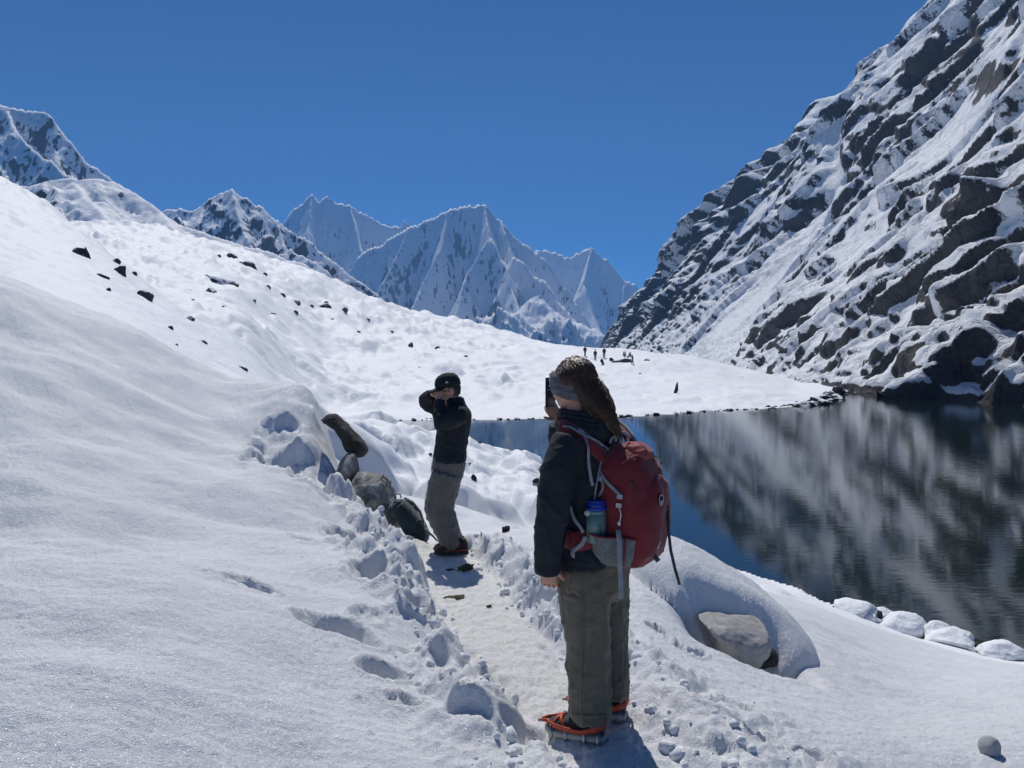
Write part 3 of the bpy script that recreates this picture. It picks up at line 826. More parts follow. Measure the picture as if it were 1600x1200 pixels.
# ---------------------------------------------------------------- far peaks
def peak(name, label, ridges, k, t0, t1, d0, d1, rows, cols, zmin, nz_amp, nz_sc, cover_q, mats, seed, kfun=None, lowrock=0.0):
    segs = []
    for rd in ridges:
        kk = k
        if isinstance(rd, tuple): kk, rd = rd
        pts = [P(*q) for q in rd]
        segs += [(a, b, kk) for a, b in zip(pts[:-1], pts[1:])]
    tt = np.linspace(t0, t1, cols); dd = np.linspace(d0, d1, rows)
    T, D = np.meshgrid(tt, dd); X = T * D; Y = D.copy()
    wx = nz_amp * 0.9 * fbm(X * nz_sc * 0.6, Y * nz_sc * 0.6, 3, seed + 5); wy = nz_amp * 0.9 * fbm(X * nz_sc * 0.6 + 9, Y * nz_sc * 0.6, 3, seed + 6)
    Z = np.full(X.shape, -1e9); near = np.full(X.shape, 1e9)
    for a, b, kk in segs:
        ab = (b - a)[:2]; l2 = ab @ ab
        q = np.clip(((X + wx - a[0]) * ab[0] + (Y + wy - a[1]) * ab[1]) / l2, 0, 1)
        dist = np.hypot(X + wx - a[0] - q * ab[0], Y + wy - a[1] - q * ab[1])
        q0 = np.clip(((X - a[0]) * ab[0] + (Y - a[1]) * ab[1]) / l2, 0, 1)
        d_0 = np.hypot(X - a[0] - q0 * ab[0], Y - a[1] - q0 * ab[1])
        blend = sst(0, nz_amp * 3, d_0)
        dist = d_0 + blend * (dist - d_0)
        h = a[2] + q0 * (b[2] - a[2]) - kk * dist
        Z = np.maximum(Z, h); near = np.minimum(near, d_0)
    calm = sst(0, nz_amp * 2.0, near)
    Z = Z + nz_amp * (0.22 + 0.78 * calm) * 0.75 * (ridged(X * nz_sc + wx * 0.004, Y * nz_sc * 0.8, 6, seed, 0.6) - 1.0) + nz_amp * 0.15 * (0.25 + 0.75 * calm) * ridged(X * nz_sc * 4.0 + 0.02 * wy, Y * nz_sc * 4.5 + 0.02 * wx, 4, seed + 2, 0.6)
    Z = np.maximum(Z, zmin + nz_amp * 0.2 * fbm(X * nz_sc, Y * nz_sc, 2, seed + 8))
    Pm = np.stack([X, Y, Z], -1)
    n = np.cross(np.gradient(Pm, axis=1), np.gradient(Pm, axis=0)); n /= np.linalg.norm(n, axis=-1, keepdims=True) + 1e-9
    cov = np.abs(n[..., 2]) + 0.08 * fbm(X * nz_sc * 2, Y * nz_sc * 2, 3, seed + 3) + 0.10 * fbm(X * nz_sc * 9 + Z * nz_sc * 3, Z * nz_sc * 9, 4, seed + 4, 0.6) - lowrock * sst(0, 1, near / (nz_amp * 4))
    vis = Z > zmin + nz_amp
    thr = np.quantile(cov[vis], cover_q)
    snow = sst(thr - 0.16, thr + 0.16, cov) * 0.62 + 0.19
    me = mesh_np(name, Pm, grid_faces(rows, cols), True, {'snow': snow})
    return tag(add(name, me, mats), label, kind='structure')

M_PEAK = mat('peak_rock', rock_snow((0.09, 0.09, 0.095), (0.20, 0.19, 0.18), 0.012, 0.05, None, 6.0))
M_PEAK2 = mat('near_peak_rock', rock_snow((0.04, 0.04, 0.045), (0.10, 0.095, 0.09), 0.03, 0.12, None, 2.5))

# the great shaded massif at the head of the valley
peak('mountain', 'blue shaded snow massif filling the head of the valley', [
    [(560, 400, 3250), (600, 378, 3200), (640, 357, 3150), (670, 346, 3120), (700, 331, 3080), (735, 322, 3050), (757, 323, 3040), (772, 338, 3020), (782, 345, 3010), (800, 366, 2980), (822, 378, 2950), (842, 398, 2910), (872, 432, 2850), (905, 480, 2780), (940, 530, 2700)],
    [(757, 323, 3040), (765, 372, 2880), (790, 415, 2740), (802, 455, 2610), (815, 500, 2480), (830, 545, 2350)],
    [(782, 345, 3010), (800, 400, 2850), (850, 440, 2720), (890, 490, 2580), (930, 540, 2450)],
    [(700, 331, 3080), (690, 390, 2940), (660, 440, 2820), (640, 500, 2680)],
    [(640, 357, 3150), (615, 410, 3020), (590, 460, 2900), (570, 520, 2760)],
    [(765, 372, 2880), (730, 430, 2750), (715, 480, 2620), (700, 540, 2480)],
    [(842, 468, 2560), (880, 500, 2470), (925, 530, 2400), (960, 560, 2330)],
    (0.7, [(838, 462, 2420), (868, 486, 2380), (905, 510, 2340), (940, 535, 2300)]),
], 2.4, -0.26, 0.19, 2100, 3700, 250, 400, -120, 66, 0.0060, 0.17, M_PEAK, 301)
# the twin summits to its left
peak('mountain', 'pale twin summits with a hanging snow cap left of the massif', [
    [(400, 420, 3900), (430, 372, 3860), (446, 346, 3840), (460, 326, 3820), (487, 306, 3800), (499, 318, 3795), (510, 308, 3790), (521, 318, 3785), (547, 319, 3770), (560, 330, 3760), (572, 337, 3750), (600, 350, 3730), (625, 356, 3720), (632, 345, 3720), (641, 357, 3715), (680, 385, 3700)],
    [(487, 306, 3800), (480, 370, 3600), (500, 440, 3400), (520, 500, 3200)],
    [(547, 319, 3770), (560, 375, 3600), (575, 430, 3420), (560, 500, 3250)],
    [(446, 346, 3840), (430, 420, 3600), (420, 480, 3400)],
], 2.2, -0.36, -0.06, 3100, 4200, 160, 260, -120, 66, 0.0055, 0.12, M_PEAK, 331)
# the lower peaks to the right
peak('mountain', 'lower pale snow peak right of the massif', [
    [(790, 420, 4200), (840, 390, 4150), (862, 394, 4140), (888, 405, 4120), (905, 396, 4110), (925, 389, 4100), (946, 406, 4080), (960, 421, 4060), (976, 438, 4040), (994, 446, 4020), (1010, 480, 4000), (1040, 540, 3960)],
    [(925, 389, 4100), (910, 440, 3900), (930, 500, 3700), (950, 560, 3500)],
    [(976, 438, 4040), (970, 500, 3850), (985, 560, 3700)],
], 2.1, -0.06, 0.26, 3400, 4500, 140, 230, -120, 75, 0.0055, 0.12, M_PEAK, 351)
# dark rocky peak on the left of the valley
peak('mountain', 'dark craggy pyramid peak left of the valley head', [
    [(150, 420, 1240), (220, 350, 1240), (266, 328, 1230), (282, 326, 1226), (300, 331, 1220), (320, 316, 1212), (346, 303, 1205), (363, 294, 1200), (372, 304, 1198), (386, 312, 1195), (398, 320, 1192), (410, 322, 1188), (418, 333, 1184), (432, 346, 1178), (452, 362, 1170), (482, 378, 1160), (522, 412, 1140), (562, 442, 1120), (592, 466, 1105), (640, 500, 1080)],
    [(363, 294, 1200), (375, 350, 1130), (400, 400, 1060), (430, 450, 980)],
    [(432, 346, 1178), (450, 400, 1110), (480, 440, 1040), (520, 490, 960)],
    [(320, 316, 1212), (300, 370, 1140), (290, 420, 1060)],
    (1.0, [(455, 392, 1090), (500, 420, 1060), (550, 452, 1030), (600, 478, 1010)]),
], 1.4, -0.62, -0.06, 860, 1420, 220, 320, -60, 26, 0.016, 0.46, M_PEAK2, 371)
# high peak at the left edge
peak('mountain', 'high grey and white peak at the left edge', [
    [(-300, 60, 1500), (-160, 110, 1480), (-60, 152, 1460), (0, 165, 1450), (14, 167, 1448), (40, 175, 1440), (74, 179, 1430), (84, 188, 1426), (98, 208, 1420), (112, 226, 1412), (126, 243, 1405), (150, 262, 1395), (186, 287, 1380), (240, 325, 1360), (310, 375, 1330)],
    [(10, 168, 1448), (18, 195, 1400), (27, 207, 1360), (60, 240, 1320), (85, 258, 1290), (112, 280, 1260), (150, 330, 1220), (190, 380, 1180)],
    [(27, 207, 1360), (0, 222, 1330), (-60, 240, 1290), (-160, 280, 1230)],
    [(-160, 110, 1480), (-150, 200, 1380), (-200, 300, 1250)],
], 1.5, -1.05, -0.36, 1050, 1700, 190, 260, 10, 30, 0.014, 0.42, M_PEAK2, 391)
# rounded snow shoulder in front of it
peak('hill', 'rounded snow shoulder below the high left peak', [
    [(-260, 250, 520), (-120, 275, 520), (10, 292, 515), (60, 288, 512), (112, 277, 510), (150, 281, 508), (178, 284, 505), (212, 304, 500), (250, 330, 492), (290, 355, 485), (350, 376, 470), (420, 394, 455), (470, 412, 440), (520, 436, 425), (600, 480, 400)],
    (0.8, [(112, 280, 510), (130, 305, 470), (160, 335, 430), (190, 370, 390)]),
    (0.8, [(250, 330, 492), (280, 370, 440), (320, 410, 390)]),
    (0.8, [(-120, 275, 520), (-100, 330, 440), (-60, 380, 360)]),
], 0.85, -1.0, -0.10, 330, 620, 170, 300, 0, 6, 0.03, 0.06, M_PEAK2, 411)
# ================================================================ people
M_SKIN = plain('skin', (0.48, 0.25, 0.18), 0.5, 0, 0.12, 20)
M_JACKET = cloth('jacket_black', (0.009, 0.012, 0.018), (0.017, 0.021, 0.029), 9, 0.8, 420, 0.04)
M_FLEECE = cloth('pullover_black', (0.008, 0.010, 0.015), (0.015, 0.018, 0.025), 12, 0.85, 420, 0.04)
M_TROUSER_W = cloth('trousers_olive', (0.105, 0.092, 0.066), (0.155, 0.135, 0.098), 7)
M_TROUSER_M = cloth('trousers_grey', (0.10, 0.092, 0.085), (0.15, 0.135, 0.122), 7)
M_BAND = cloth('headband_grey', (0.075, 0.072, 0.085), (0.13, 0.125, 0.145), 30)
M_RED = cloth('pack_red', (0.115, 0.008, 0.014), (0.19, 0.014, 0.022), 10, 0.7)
M_RED_LIGHT = cloth('pack_red_light', (0.24, 0.028, 0.030), (0.34, 0.05, 0.05), 14, 0.65)
M_GREY_WEB = cloth('strap_grey', (0.19, 0.20, 0.225), (0.28, 0.29, 0.32), 30, 0.7)
M_DARK_WEB = cloth('strap_dark', (0.02, 0.022, 0.027), (0.04, 0.042, 0.05), 30, 0.7)
M_MESH = cloth('pocket_mesh', (0.10, 0.115, 0.12), (0.17, 0.185, 0.19), 60, 0.8)
M_BUCKLE = plain('buckle_grey', (0.42, 0.44, 0.47), 0.4)
M_BLACK = plain('black_plastic', (0.012, 0.012, 0.014), 0.35)
M_ORANGE = plain('crampon_orange', (0.52, 0.075, 0.028), 0.5, 0, 0.25, 40)
M_ORANGE_DARK = plain('trim_red', (0.22, 0.035, 0.02), 0.6)
M_STEEL = plain('steel', (0.30, 0.30, 0.31), 0.35, 1.0)
M_SOLE = plain('sole_grey', (0.46, 0.44, 0.38), 0.8)
M_SHOE = cloth('shoe_dark', (0.016, 0.017, 0.022), (0.03, 0.031, 0.037), 25, 0.8)
M_SHOE_RED = cloth('shoe_maroon', (0.020, 0.013, 0.014), (0.035, 0.018, 0.017), 25, 0.8)
M_TEAL = cloth('pack_teal', (0.010, 0.026, 0.034), (0.020, 0.044, 0.055), 12, 0.75)
M_BLUE = plain('lid_blue', (0.012, 0.045, 0.36), 0.35, 0, 0.1)
M_WHITE = plain('print_white', (0.62, 0.63, 0.64), 0.6)
M_LENS = plain('dark_lens', (0.01, 0.015, 0.04), 0.08)

def hair_mat(nt, b, new, link):
    v = obj_vec(new)
    n = noise_node(new, link, 60, 4, 0.6, v); r = ramp(new, [(0.3, (0.022, 0.013, 0.010)), (0.7, (0.115, 0.060, 0.034))]); link(n.outputs['Fac'], r.inputs[0]); link(r.outputs[0], b.inputs['Base Color'])
    b.inputs['Roughness'].default_value = 0.42
M_HAIR = mat('hair_brown', hair_mat)
M_HAIR_DARK = plain('hair_dark', (0.012, 0.009, 0.008), 0.5)

def bottle_mat(nt, b, new, link):
    b.inputs['Base Color'].default_value = (0.20, 0.36, 0.33, 1); b.inputs['Roughness'].default_value = 0.2
    b.inputs['Transmission Weight'].default_value = 0.35; b.inputs['IOR'].default_value = 1.45
M_BOTTLE = mat('bottle_green', bottle_mat)

Zv = np.array([0, 0, 1.0])
def frame(ang):
    """unit vectors forward and left for a heading (degrees from +x, counter-clockwise)"""
    a = math.radians(ang); f = np.array([math.cos(a), math.sin(a), 0]); return f, np.array([-f[1], f[0], 0])

def head_mesh(mb, c, f, up, s=1.0, ears=True):
    """head with brow, sockets, nose, lips, chin and ears; c = centre, f = facing"""
    f = f / np.linalg.norm(f); r = np.cross(f, up); r /= np.linalg.norm(r); up = np.cross(r, f)
    n, m = 56, 40
    th = np.linspace(0, 2 * math.pi, n, endpoint=False); ph = np.linspace(-math.pi / 2, math.pi / 2, m)
    T, Pp = np.meshgrid(th, ph)
    x = 0.076 * np.cos(Pp) * np.sin(T); y = 0.097 * np.cos(Pp) * np.cos(T); z = 0.118 * np.sin(Pp)
    q = np.clip(-z / 0.118, 0, 1); fr = sst(0.0, 0.05, y)
    x = x * (1 - 0.30 * q ** 1.5); y = y + 0.014 * q * fr - 0.0; y = np.where(y < 0, y * (1 - 0.40 * sst(0.25, 1, q)), y)
    g = lambda a, s_: np.exp(-(a / s_) ** 2)
    y = y + fr * (0.026 * g(x, 0.012) * g(z + 0.026, 0.019) + 0.012 * g(x, 0.011) * g(z + 0.002, 0.022)
                  - 0.010 * g(np.abs(x) - 0.032, 0.014) * g(z - 0.004, 0.012) + 0.005 * g(z - 0.026, 0.010) * g(x, 0.05)
                  + 0.006 * g(x, 0.022) * (g(z + 0.056, 0.006) + g(z + 0.067, 0.006)) - 0.004 * g(x, 0.024) * g(z + 0.0615, 0.003)
                  + 0.009 * g(x, 0.020) * g(z + 0.098, 0.016))
    V = c + s * (x.ravel()[:, None] * r + y.ravel()[:, None] * f + z.ravel()[:, None] * up)
    mb.put(V, grid_faces(m, n, True))
    for sgn in (-1, 1) if ears else ():
        mb.ell(c + s * (sgn * 0.077 * r - 0.008 * f - 0.006 * up), (0.012 * s, 0.020 * s, 0.032 * s), (r, f, up))

def hand(mb, w, d, nrm, s=1.0, curl=0.5, thumb=1):
    """palm and five fingers: w = wrist, d = finger direction, nrm = back of the hand"""
    d = d / np.linalg.norm(d); nrm = nrm - d * (nrm @ d); nrm /= np.linalg.norm(nrm); sd = np.cross(d, nrm) * thumb
    mb.loft([(w - d * 0.03 * s, sd * 0.026 * s, nrm * 0.020 * s), (w, sd * 0.027 * s, nrm * 0.019 * s), (w + d * 0.04 * s, sd * 0.038 * s, nrm * 0.016 * s), (w + d * 0.085 * s, sd * 0.040 * s, nrm * 0.013 * s), (w + d * 0.096 * s, sd * 0.034 * s, nrm * 0.009 * s)])
    for k, (o, L) in enumerate(((0.030, 0.070), (0.010, 0.080), (-0.011, 0.074), (-0.030, 0.058))):
        p = w + d * 0.088 * s + sd * o * s; pts = [p - d * 0.015 * s, p]; a = 0.15
        for j in range(3):
            a += curl * (0.5 + 0.25 * j); st = L * (0.45, 0.32, 0.23)[j] * s
            p = p + st * (math.cos(a) * d - math.sin(a) * nrm); pts.append(p)
        mb.tube(pts, [0.009 * s, 0.0095 * s, 0.0088 * s, 0.008 * s, 0.006 * s], 8)
    p = w + d * 0.025 * s + sd * 0.028 * s; pts = [p - sd * 0.012 * s, p]
    for j in range(2):
        a = 0.75 - 0.25 * j; p = p + 0.034 * s * (math.cos(a) * d + math.sin(a) * sd - 0.35 * curl * nrm); pts.append(p)
    mb.tube(pts, [0.011 * s, 0.0105 * s, 0.0095 * s, 0.007 * s], 8)

def limb(mb, pts, rad, n=None):
    mb.tube(pts, rad, 14)

def cloth_tube(mb, pts, rad, flat=1.0):
    """a sleeve or trouser leg, densely ringed so it bends smoothly"""
    pts = [np.asarray(p, float) for p in pts]; P2 = []; R2 = []
    for i in range(len(pts) - 1):
        for k in range(4):
            u = k / 4; P2.append(pts[i] * (1 - u) + pts[i + 1] * u); R2.append(rad[i] * (1 - u) + rad[i + 1] * u)
    P2.append(pts[-1]); R2.append(rad[-1]); mb.tube(P2, R2, 16)

def shoe(parent, heel, toe, width, mat_up, crampon=None, sole_mat=None, h=0.10):
    """low boot: upper, sole and, if worn, a strapped-on crampon"""
    heel = np.asarray(heel, float); toe = np.asarray(toe, float); d = toe - heel; L = np.linalg.norm(d); d /= L
    sd = np.cross(d, Zv); sd /= np.linalg.norm(sd); up = np.cross(sd, d)
    prof = [(0.0, 0.55, 0.60), (0.06, 0.72, 0.95), (0.20, 0.80, 1.05), (0.36, 0.82, 0.95), (0.50, 0.88, 0.72), (0.66, 0.98, 0.56), (0.82, 0.95, 0.46), (0.94, 0.70, 0.36), (1.0, 0.35, 0.22)]
    u = MB(); u.loft([(heel + d * (L * t) + up * (0.028 + h * z / 2), sd * width / 2 * w, up * h * z / 2, 2.6) for t, w, z in prof])
    o = u.build('shoe', mat_up, parent)
    sl = MB(); sl.loft([(heel + d * (L * t) + up * (0.016 + 0.008 * max(0, (t - .75) / .25) ** 2), sd * width / 2 * (w + 0.10), up * 0.016, 4) for t, w, z in [(-0.02, 0.5, 0)] + prof + [(1.03, 0.2, 0)]])
    sl.build('sole', sole_mat or M_SOLE, o)
    if crampon:
        c = MB()
        side = lambda t, s_, z: heel + d * (L * t) + sd * (s_ * width * 0.54) + up * z
        for s_ in (-1, 1):
            c.ribbon([side(-0.02, s_ * 0.7, 0.085), side(0.12, s_, 0.070), side(0.35, s_ * 1.03, 0.048), side(0.62, s_ * 1.08, 0.052), side(0.86, s_ * 0.9, 0.058), side(1.0, s_ * 0.35, 0.060), side(1.10, s_ * 0.10, 0.050)], sd * s_, [0.030, 0.026, 0.020, 0.020, 0.018, 0.016, 0.014], 0.006)
            c.ribbon([side(0.62, s_ * 1.08, 0.052), side(0.72, s_ * 0.6, 0.085), side(0.74, 0, 0.092)], up, 0.014, 0.006)
            c.ribbon([side(0.86, s_ * 0.9, 0.058), side(0.80, s_ * 0.4, 0.082), side(0.74, 0, 0.092)], up, 0.012, 0.006)
        c.ribbon([side(-0.02, -0.7, 0.085), side(-0.05, 0, 0.095), side(-0.02, 0.7, 0.085)], -d, 0.034, 0.006)
        co = c.build('crampon_harness', crampon, o)
        for s_ in (-1, 1):
            for t in (0.06, 0.30, 0.62, 0.88):
                k = MB(); b = side(t, s_ * 0.98, 0.004); k.loft([(b + up * 0.055, d * 0.004, sd * 0.003), (b, d * 0.010, sd * 0.003), (b - up * 0.018, d * 0.001, sd * 0.001)]); k.build('crampon_spike', M_STEEL, o)
        k = MB(); k.tube([side(1.06, -0.1, 0.052), side(1.16, 0, 0.044)], 0.006, 6)
        k.build('crampon_front_point', M_STEEL, o)
    return o

# ---------------------------------------------------------------- the walker with the red pack
WD = 3.46
def W(px, py, dy=0.0): return P(px, py, WD + dy)
fw, lw = frame(150)                 # faces left and away
def person_with_pack():
    # bare figure, mostly under the clothes
    b = MB()
    pel = W(926, 852); chest = W(918, 735); neck = W(905, 668, 0.0); headc = W(897, 607, 0.03)
    b.loft([(pel - Zv * 0.10, lw * 0.13, fw * 0.09), (pel, lw * 0.155, fw * 0.11), (W(922, 800), lw * 0.13, fw * 0.095), (chest, lw * 0.155, fw * 0.115), (W(913, 690), lw * 0.15, fw * 0.08), (W(908, 672), lw * 0.06, fw * 0.06)])
    limb(b, [W(910, 680), neck, headc - fw * 0.02 - Zv * 0.02], [0.06, 0.055, 0.055])
    hipL, kneeL, ankL = pel + lw * 0.085 - Zv * 0.05, W(919, 1000, -0.08), W(922, 1112, -0.08)
    hipR, kneeR, ankR = pel - lw * 0.085 - Zv * 0.05, W(950, 985, 0.10), W(957, 1090, 0.10)
    limb(b, [hipL, kneeL, ankL], [0.085, 0.055, 0.038]); limb(b, [hipR, kneeR, ankR], [0.085, 0.055, 0.038])
    shL, elL, wrL = W(886, 697, -0.16), W(862, 795, -0.22), W(855, 884, -0.19)
    shR, elR, wrR = W(950, 690, 0.16), W(893, 742, 0.36), W(872, 652, 0.30)
    limb(b, [shL, elL, wrL], [0.052, 0.042, 0.028]); limb(b, [shR, elR, wrR], [0.052, 0.042, 0.028])
    body = remesh(b, 0.012, 4)
    hd = MB(); hf = frame(137)[0] - Zv * 0.12
    head_mesh(hd, headc, hf, Zv + 0.05 * fw, 1.0, False)
    hand(hd, wrL, W(858, 908, -0.16) - wrL, lw * 0.9 - fw * 0.2, 0.95, 0.45, -1)
    hand(hd, wrR - Zv * 0.005, W(853, 640, 0.24) - wrR + Zv * 0.05, fw * 0.6 - lw * 0.4, 0.9, 0.55, 1)
    join_mesh(body, hd.mesh('h'))
    root = add('person', body, M_SKIN)
    tag(root, 'person in black jacket and olive trousers carrying a red backpack on the path', 'person')
    # trousers
    t = MB()
    t.loft([(W(924, 842), lw * 0.165, fw * 0.13), (W(927, 862), lw * 0.18, fw * 0.145), (W(928, 890), lw * 0.185, fw * 0.148), (W(929, 915), lw * 0.185, fw * 0.14), (W(929, 930), lw * 0.15, fw * 0.11)])
    cloth_tube(t, [W(912, 885, -0.08), W(914, 940, -0.085), W(918, 1005, -0.085), W(921, 1065, -0.085), W(922, 1122, -0.085)], [0.115, 0.108, 0.094, 0.090, 0.088])
    cloth_tube(t, [W(942, 885, 0.08), W(947, 940, 0.09), W(951, 1000, 0.10), W(955, 1050, 0.10), W(956, 1086, 0.10)], [0.11, 0.102, 0.092, 0.080, 0.070])
    me = remesh(t, 0.008, 5)
    wrinkle(me, 0.010, 9, 3, (0.9, 0.9, 2.6)); wrinkle(me, 0.007, 9, 8, (1.3, 1.3, 1.0)); wrinkle(me, 0.0035, 22, 9, (1.5, 1.5, 0.8))
    tr_o = add('trousers', me, M_TROUSER_W, root); bvt = bvh_of(me)
    def seam(name, pts, w_, th_):
        q = [shoot(x_, y_, bvt, 0.001) for x_, y_ in pts]; q = [(a_, b_) for a_, b_ in q if a_ is not None]
        if len(q) > 2:
            r = MB(); r.ribbon([a_ for a_, _ in q], [b_ for _, b_ in q], w_, th_); r.build(name, M_TROUSER_W, tr_o)
    seam('side_seam', [(907 + 0.02 * k + 3 * math.sin(k * 0.02), 885 + k) for k in range(0, 236, 6)], 0.005, 0.005)
    seam('pocket_flap', [(882, 930), (890, 933), (898, 935), (905, 936)], 0.030, 0.006)
    seam('hem', [(893 + k * 3, 1117 + 0.4 * k * (1 - k / 18)) for k in range(18)], 0.016, 0.006)
    # jacket with a high collar
    j = MB()
    j.loft([(W(922, 876), lw * 0.195, fw * 0.155), (W(921, 850), lw * 0.195, fw * 0.155), (W(919, 800), lw * 0.185, fw * 0.145), (W(916, 750), lw * 0.195, fw * 0.145), (W(914, 712), lw * 0.198, fw * 0.135), (W(912, 690), lw * 0.185, fw * 0.12), (W(910, 676), lw * 0.135, fw * 0.10), (W(909, 668), lw * 0.10, fw * 0.095)])
    j.loft([(W(912, 682), lw * 0.098, fw * 0.105), (W(909, 664), lw * 0.092, fw * 0.105), (W(907, 648), lw * 0.090, fw * 0.104), (W(906, 641), lw * 0.086, fw * 0.10)])
    j.loft([(W(918, 684), lw * 0.130, fw * 0.135), (W(917, 670), lw * 0.128, fw * 0.138), (W(914, 656), lw * 0.112, fw * 0.128), (W(912, 646), lw * 0.090, fw * 0.105)])
    cloth_tube(j, [W(892, 692, -0.14), W(872, 735, -0.20), W(864, 795, -0.22), W(856, 850, -0.21), W(854, 894, -0.19)], [0.080, 0.074, 0.070, 0.060, 0.050])
    cloth_tube(j, [W(945, 692, 0.13), W(922, 720, 0.27), W(893, 742, 0.36), W(878, 700, 0.34), W(873, 664, 0.31)], [0.085, 0.078, 0.07, 0.058, 0.048])
    me = remesh(j, 0.008, 5)
    wrinkle(me, 0.009, 6.5, 5, (1.2, 1.2, 1.0)); wrinkle(me, 0.004, 17, 6)
    V, N = get_vn(me)                                  # folds of the collar
    zc = V[:, 2]; k = sst(W(906, 668)[2], W(906, 655)[2], zc)
    set_v(me, V + N * (0.005 * k * np.sin(zc * 330 + 3 * np.sin(V[:, 0] * 20)))[:, None])
    jk = add('jacket', me, M_JACKET, root)
    for (c_, d_, r_) in ((W(854, 890, -0.19), W(856, 850, -0.21) - W(854, 894, -0.19), 0.052), (W(873, 666, 0.31), W(878, 700, 0.34) - W(873, 664, 0.31), 0.049)):
        d_ = d_ / np.linalg.norm(d_); x_ = np.cross(d_, Zv + np.array([0.3, 0.2, 0])); x_ /= np.linalg.norm(x_); y_ = np.cross(d_, x_); cu = MB()
        cu.loft([(c_ - d_ * 0.012, x_ * (r_ - 0.006), y_ * (r_ - 0.006)), (c_ - d_ * 0.010, x_ * r_, y_ * r_), (c_ + d_ * 0.022, x_ * (r_ + 0.003), y_ * (r_ + 0.003)), (c_ + d_ * 0.026, x_ * (r_ - 0.004), y_ * (r_ - 0.004))]); cu.build('cuff', M_JACKET, root)
    # headband
    hbn = MB(); hfn = hf / np.linalg.norm(hf); hr = np.cross(hfn, Zv); hr /= np.linalg.norm(hr); hu = np.cross(hr, hfn)
    rings = []
    for kx in range(23):
        u = kx / 22; zz = -0.040 + 0.104 * u; edge = 0.985 - 0.10 * abs(2 * u - 1) ** 6
        w_ = edge * math.sqrt(max(0.05, 1 - (zz / 0.150) ** 2)) + 0.022 * math.sin(u * 24)
        rings.append((headc + hu * zz + hfn * 0.010, hr * 0.090 * w_, (hfn + 0.30 * hu) * 0.112 * w_))
    hbn.loft(rings); me = remesh(hbn, 0.004, 2); wrinkle(me, 0.004, 26, 12, (3.0, 3.0, 0.5)); add('headband', me, M_BAND, root)
    # hair: crown and loose length down the back, then strands
    h = MB(); bk = -hfn
    h.loft([(headc + hu * 0.005 + bk * 0.015, hr * 0.080, hfn * 0.085), (headc + hu * 0.05 + bk * 0.018, hr * 0.088, hfn * 0.100), (headc + hu * 0.09 + bk * 0.018, hr * 0.078, hfn * 0.092), (headc + hu * 0.125 + bk * 0.015, hr * 0.050, hfn * 0.060), (headc + hu * 0.142 + bk * 0.015, hr * 0.016, hfn * 0.02)])
    spine = [W(912, 590, 0.0), W(926, 606, -0.02), W(938, 628, -0.05), W(948, 648, -0.08), W(957, 666, -0.10), W(966, 684, -0.11)]
    rad = [0.092, 0.092, 0.076, 0.054, 0.034, 0.012]
    h.loft([(p, hr * r_, (hfn * 0.8 + hu * 0.6) * r_ * 0.8) for p, r_ in zip(spine, rad)])
    h.loft([(headc + bk * 0.06 + hu * 0.03, hr * 0.07, hfn * 0.05), (headc + bk * 0.085 - hu * 0.03, hr * 0.068, hfn * 0.045), (headc + bk * 0.10 - hu * 0.09, hr * 0.06, hfn * 0.04), (headc + bk * 0.13 - hu * 0.16, hr * 0.045, hfn * 0.03)])
    me = remesh(h, 0.006, 5); wrinkle(me, 0.005, 20, 15, (0.7, 0.7, 2.6)); wrinkle(me, 0.003, 60, 16, (0.6, 0.6, 3.0))
    hair = add('hair', me, M_HAIR, root)
    bv = bvh_of(me); s = MB(); rs = random.Random(4)
    for i in range(620):
        a0 = rs.uniform(-1, 1); p = []
        x0 = rs.uniform(866, 930); y0 = rs.uniform(558, 600) if i % 3 else rs.uniform(590, 640); 
        if i % 3 == 0: x0 = rs.uniform(912, 945)
        dx = rs.uniform(0.55, 1.0); L = rs.randint(5, 9); ph = rs.uniform(0, 6)
        for q in range(L):
            xx = x0 + dx * 8.5 * q * (0.6 + 0.09 * q) + 1.6 * math.sin(q * 0.9 + ph); y_ = y0 + q * (7 + 2.0 * q)
            hp, hn = shoot(xx, y_, bv, 0.0008 + 0.002 * rs.random())
            if hp is None or hp[1] > WD + 0.12: break
            p.append(hp)
        if len(p) > 2: s.tube(p, [0.0008] * (len(p) - 1) + [0.0003], 4)
    for i in range(300):                                # loose wavy locks over the outside
        a0 = rs.uniform(0, 1); off_ = np.array([rs.uniform(-0.01, 0.05), -0.055 + 0.02 * rs.random(), rs.uniform(-0.02, 0.03)]); ph = rs.uniform(0, 6); p = []
        for q in range(10):
            u = min(0.999, a0 * 0.45 + q * 0.055 + 0.1) * 5; k_ = int(u); c_ = spine[k_] * (1 - u + k_) + spine[min(5, k_ + 1)] * (u - k_)
            sh_ = 1 - 0.13 * u; p.append(c_ + off_ * sh_ + np.array([0.006 * math.sin(q * 1.1 + ph), -0.006 + 0.004 * math.cos(q * 0.8 + ph), 0.006 * math.sin(q * 0.9 + ph)]))
        s.tube(p, [0.0009] * 9 + [0.0003], 4)
    for i in range(26):                                 # flyaway strands in the sun
        y0 = 556 + i * 5.2; x0 = 905 + max(0, (y0 - 566)) * 0.52 + rs.uniform(0, 6) - (8 if y0 < 575 else 0)
        p0 = W(x0, y0, -0.03); s.tube([p0, p0 + np.array([0.012 + 0.008 * rs.random(), 0, 0.006 * rs.uniform(-1, 2)]), p0 + np.array([0.022, 0, -0.03 - 0.02 * rs.random()])], 0.0007, 3)
    s.build('hair_strands', M_HAIR, hair)
    # glasses
    g = MB(); e0 = headc + hfn * 0.098 + hu * 0.004
    g.tube([e0 - hr * 0.066, e0 - hr * 0.080 - hfn * 0.05, headc - hr * 0.082 - hfn * 0.01], 0.003, 6)
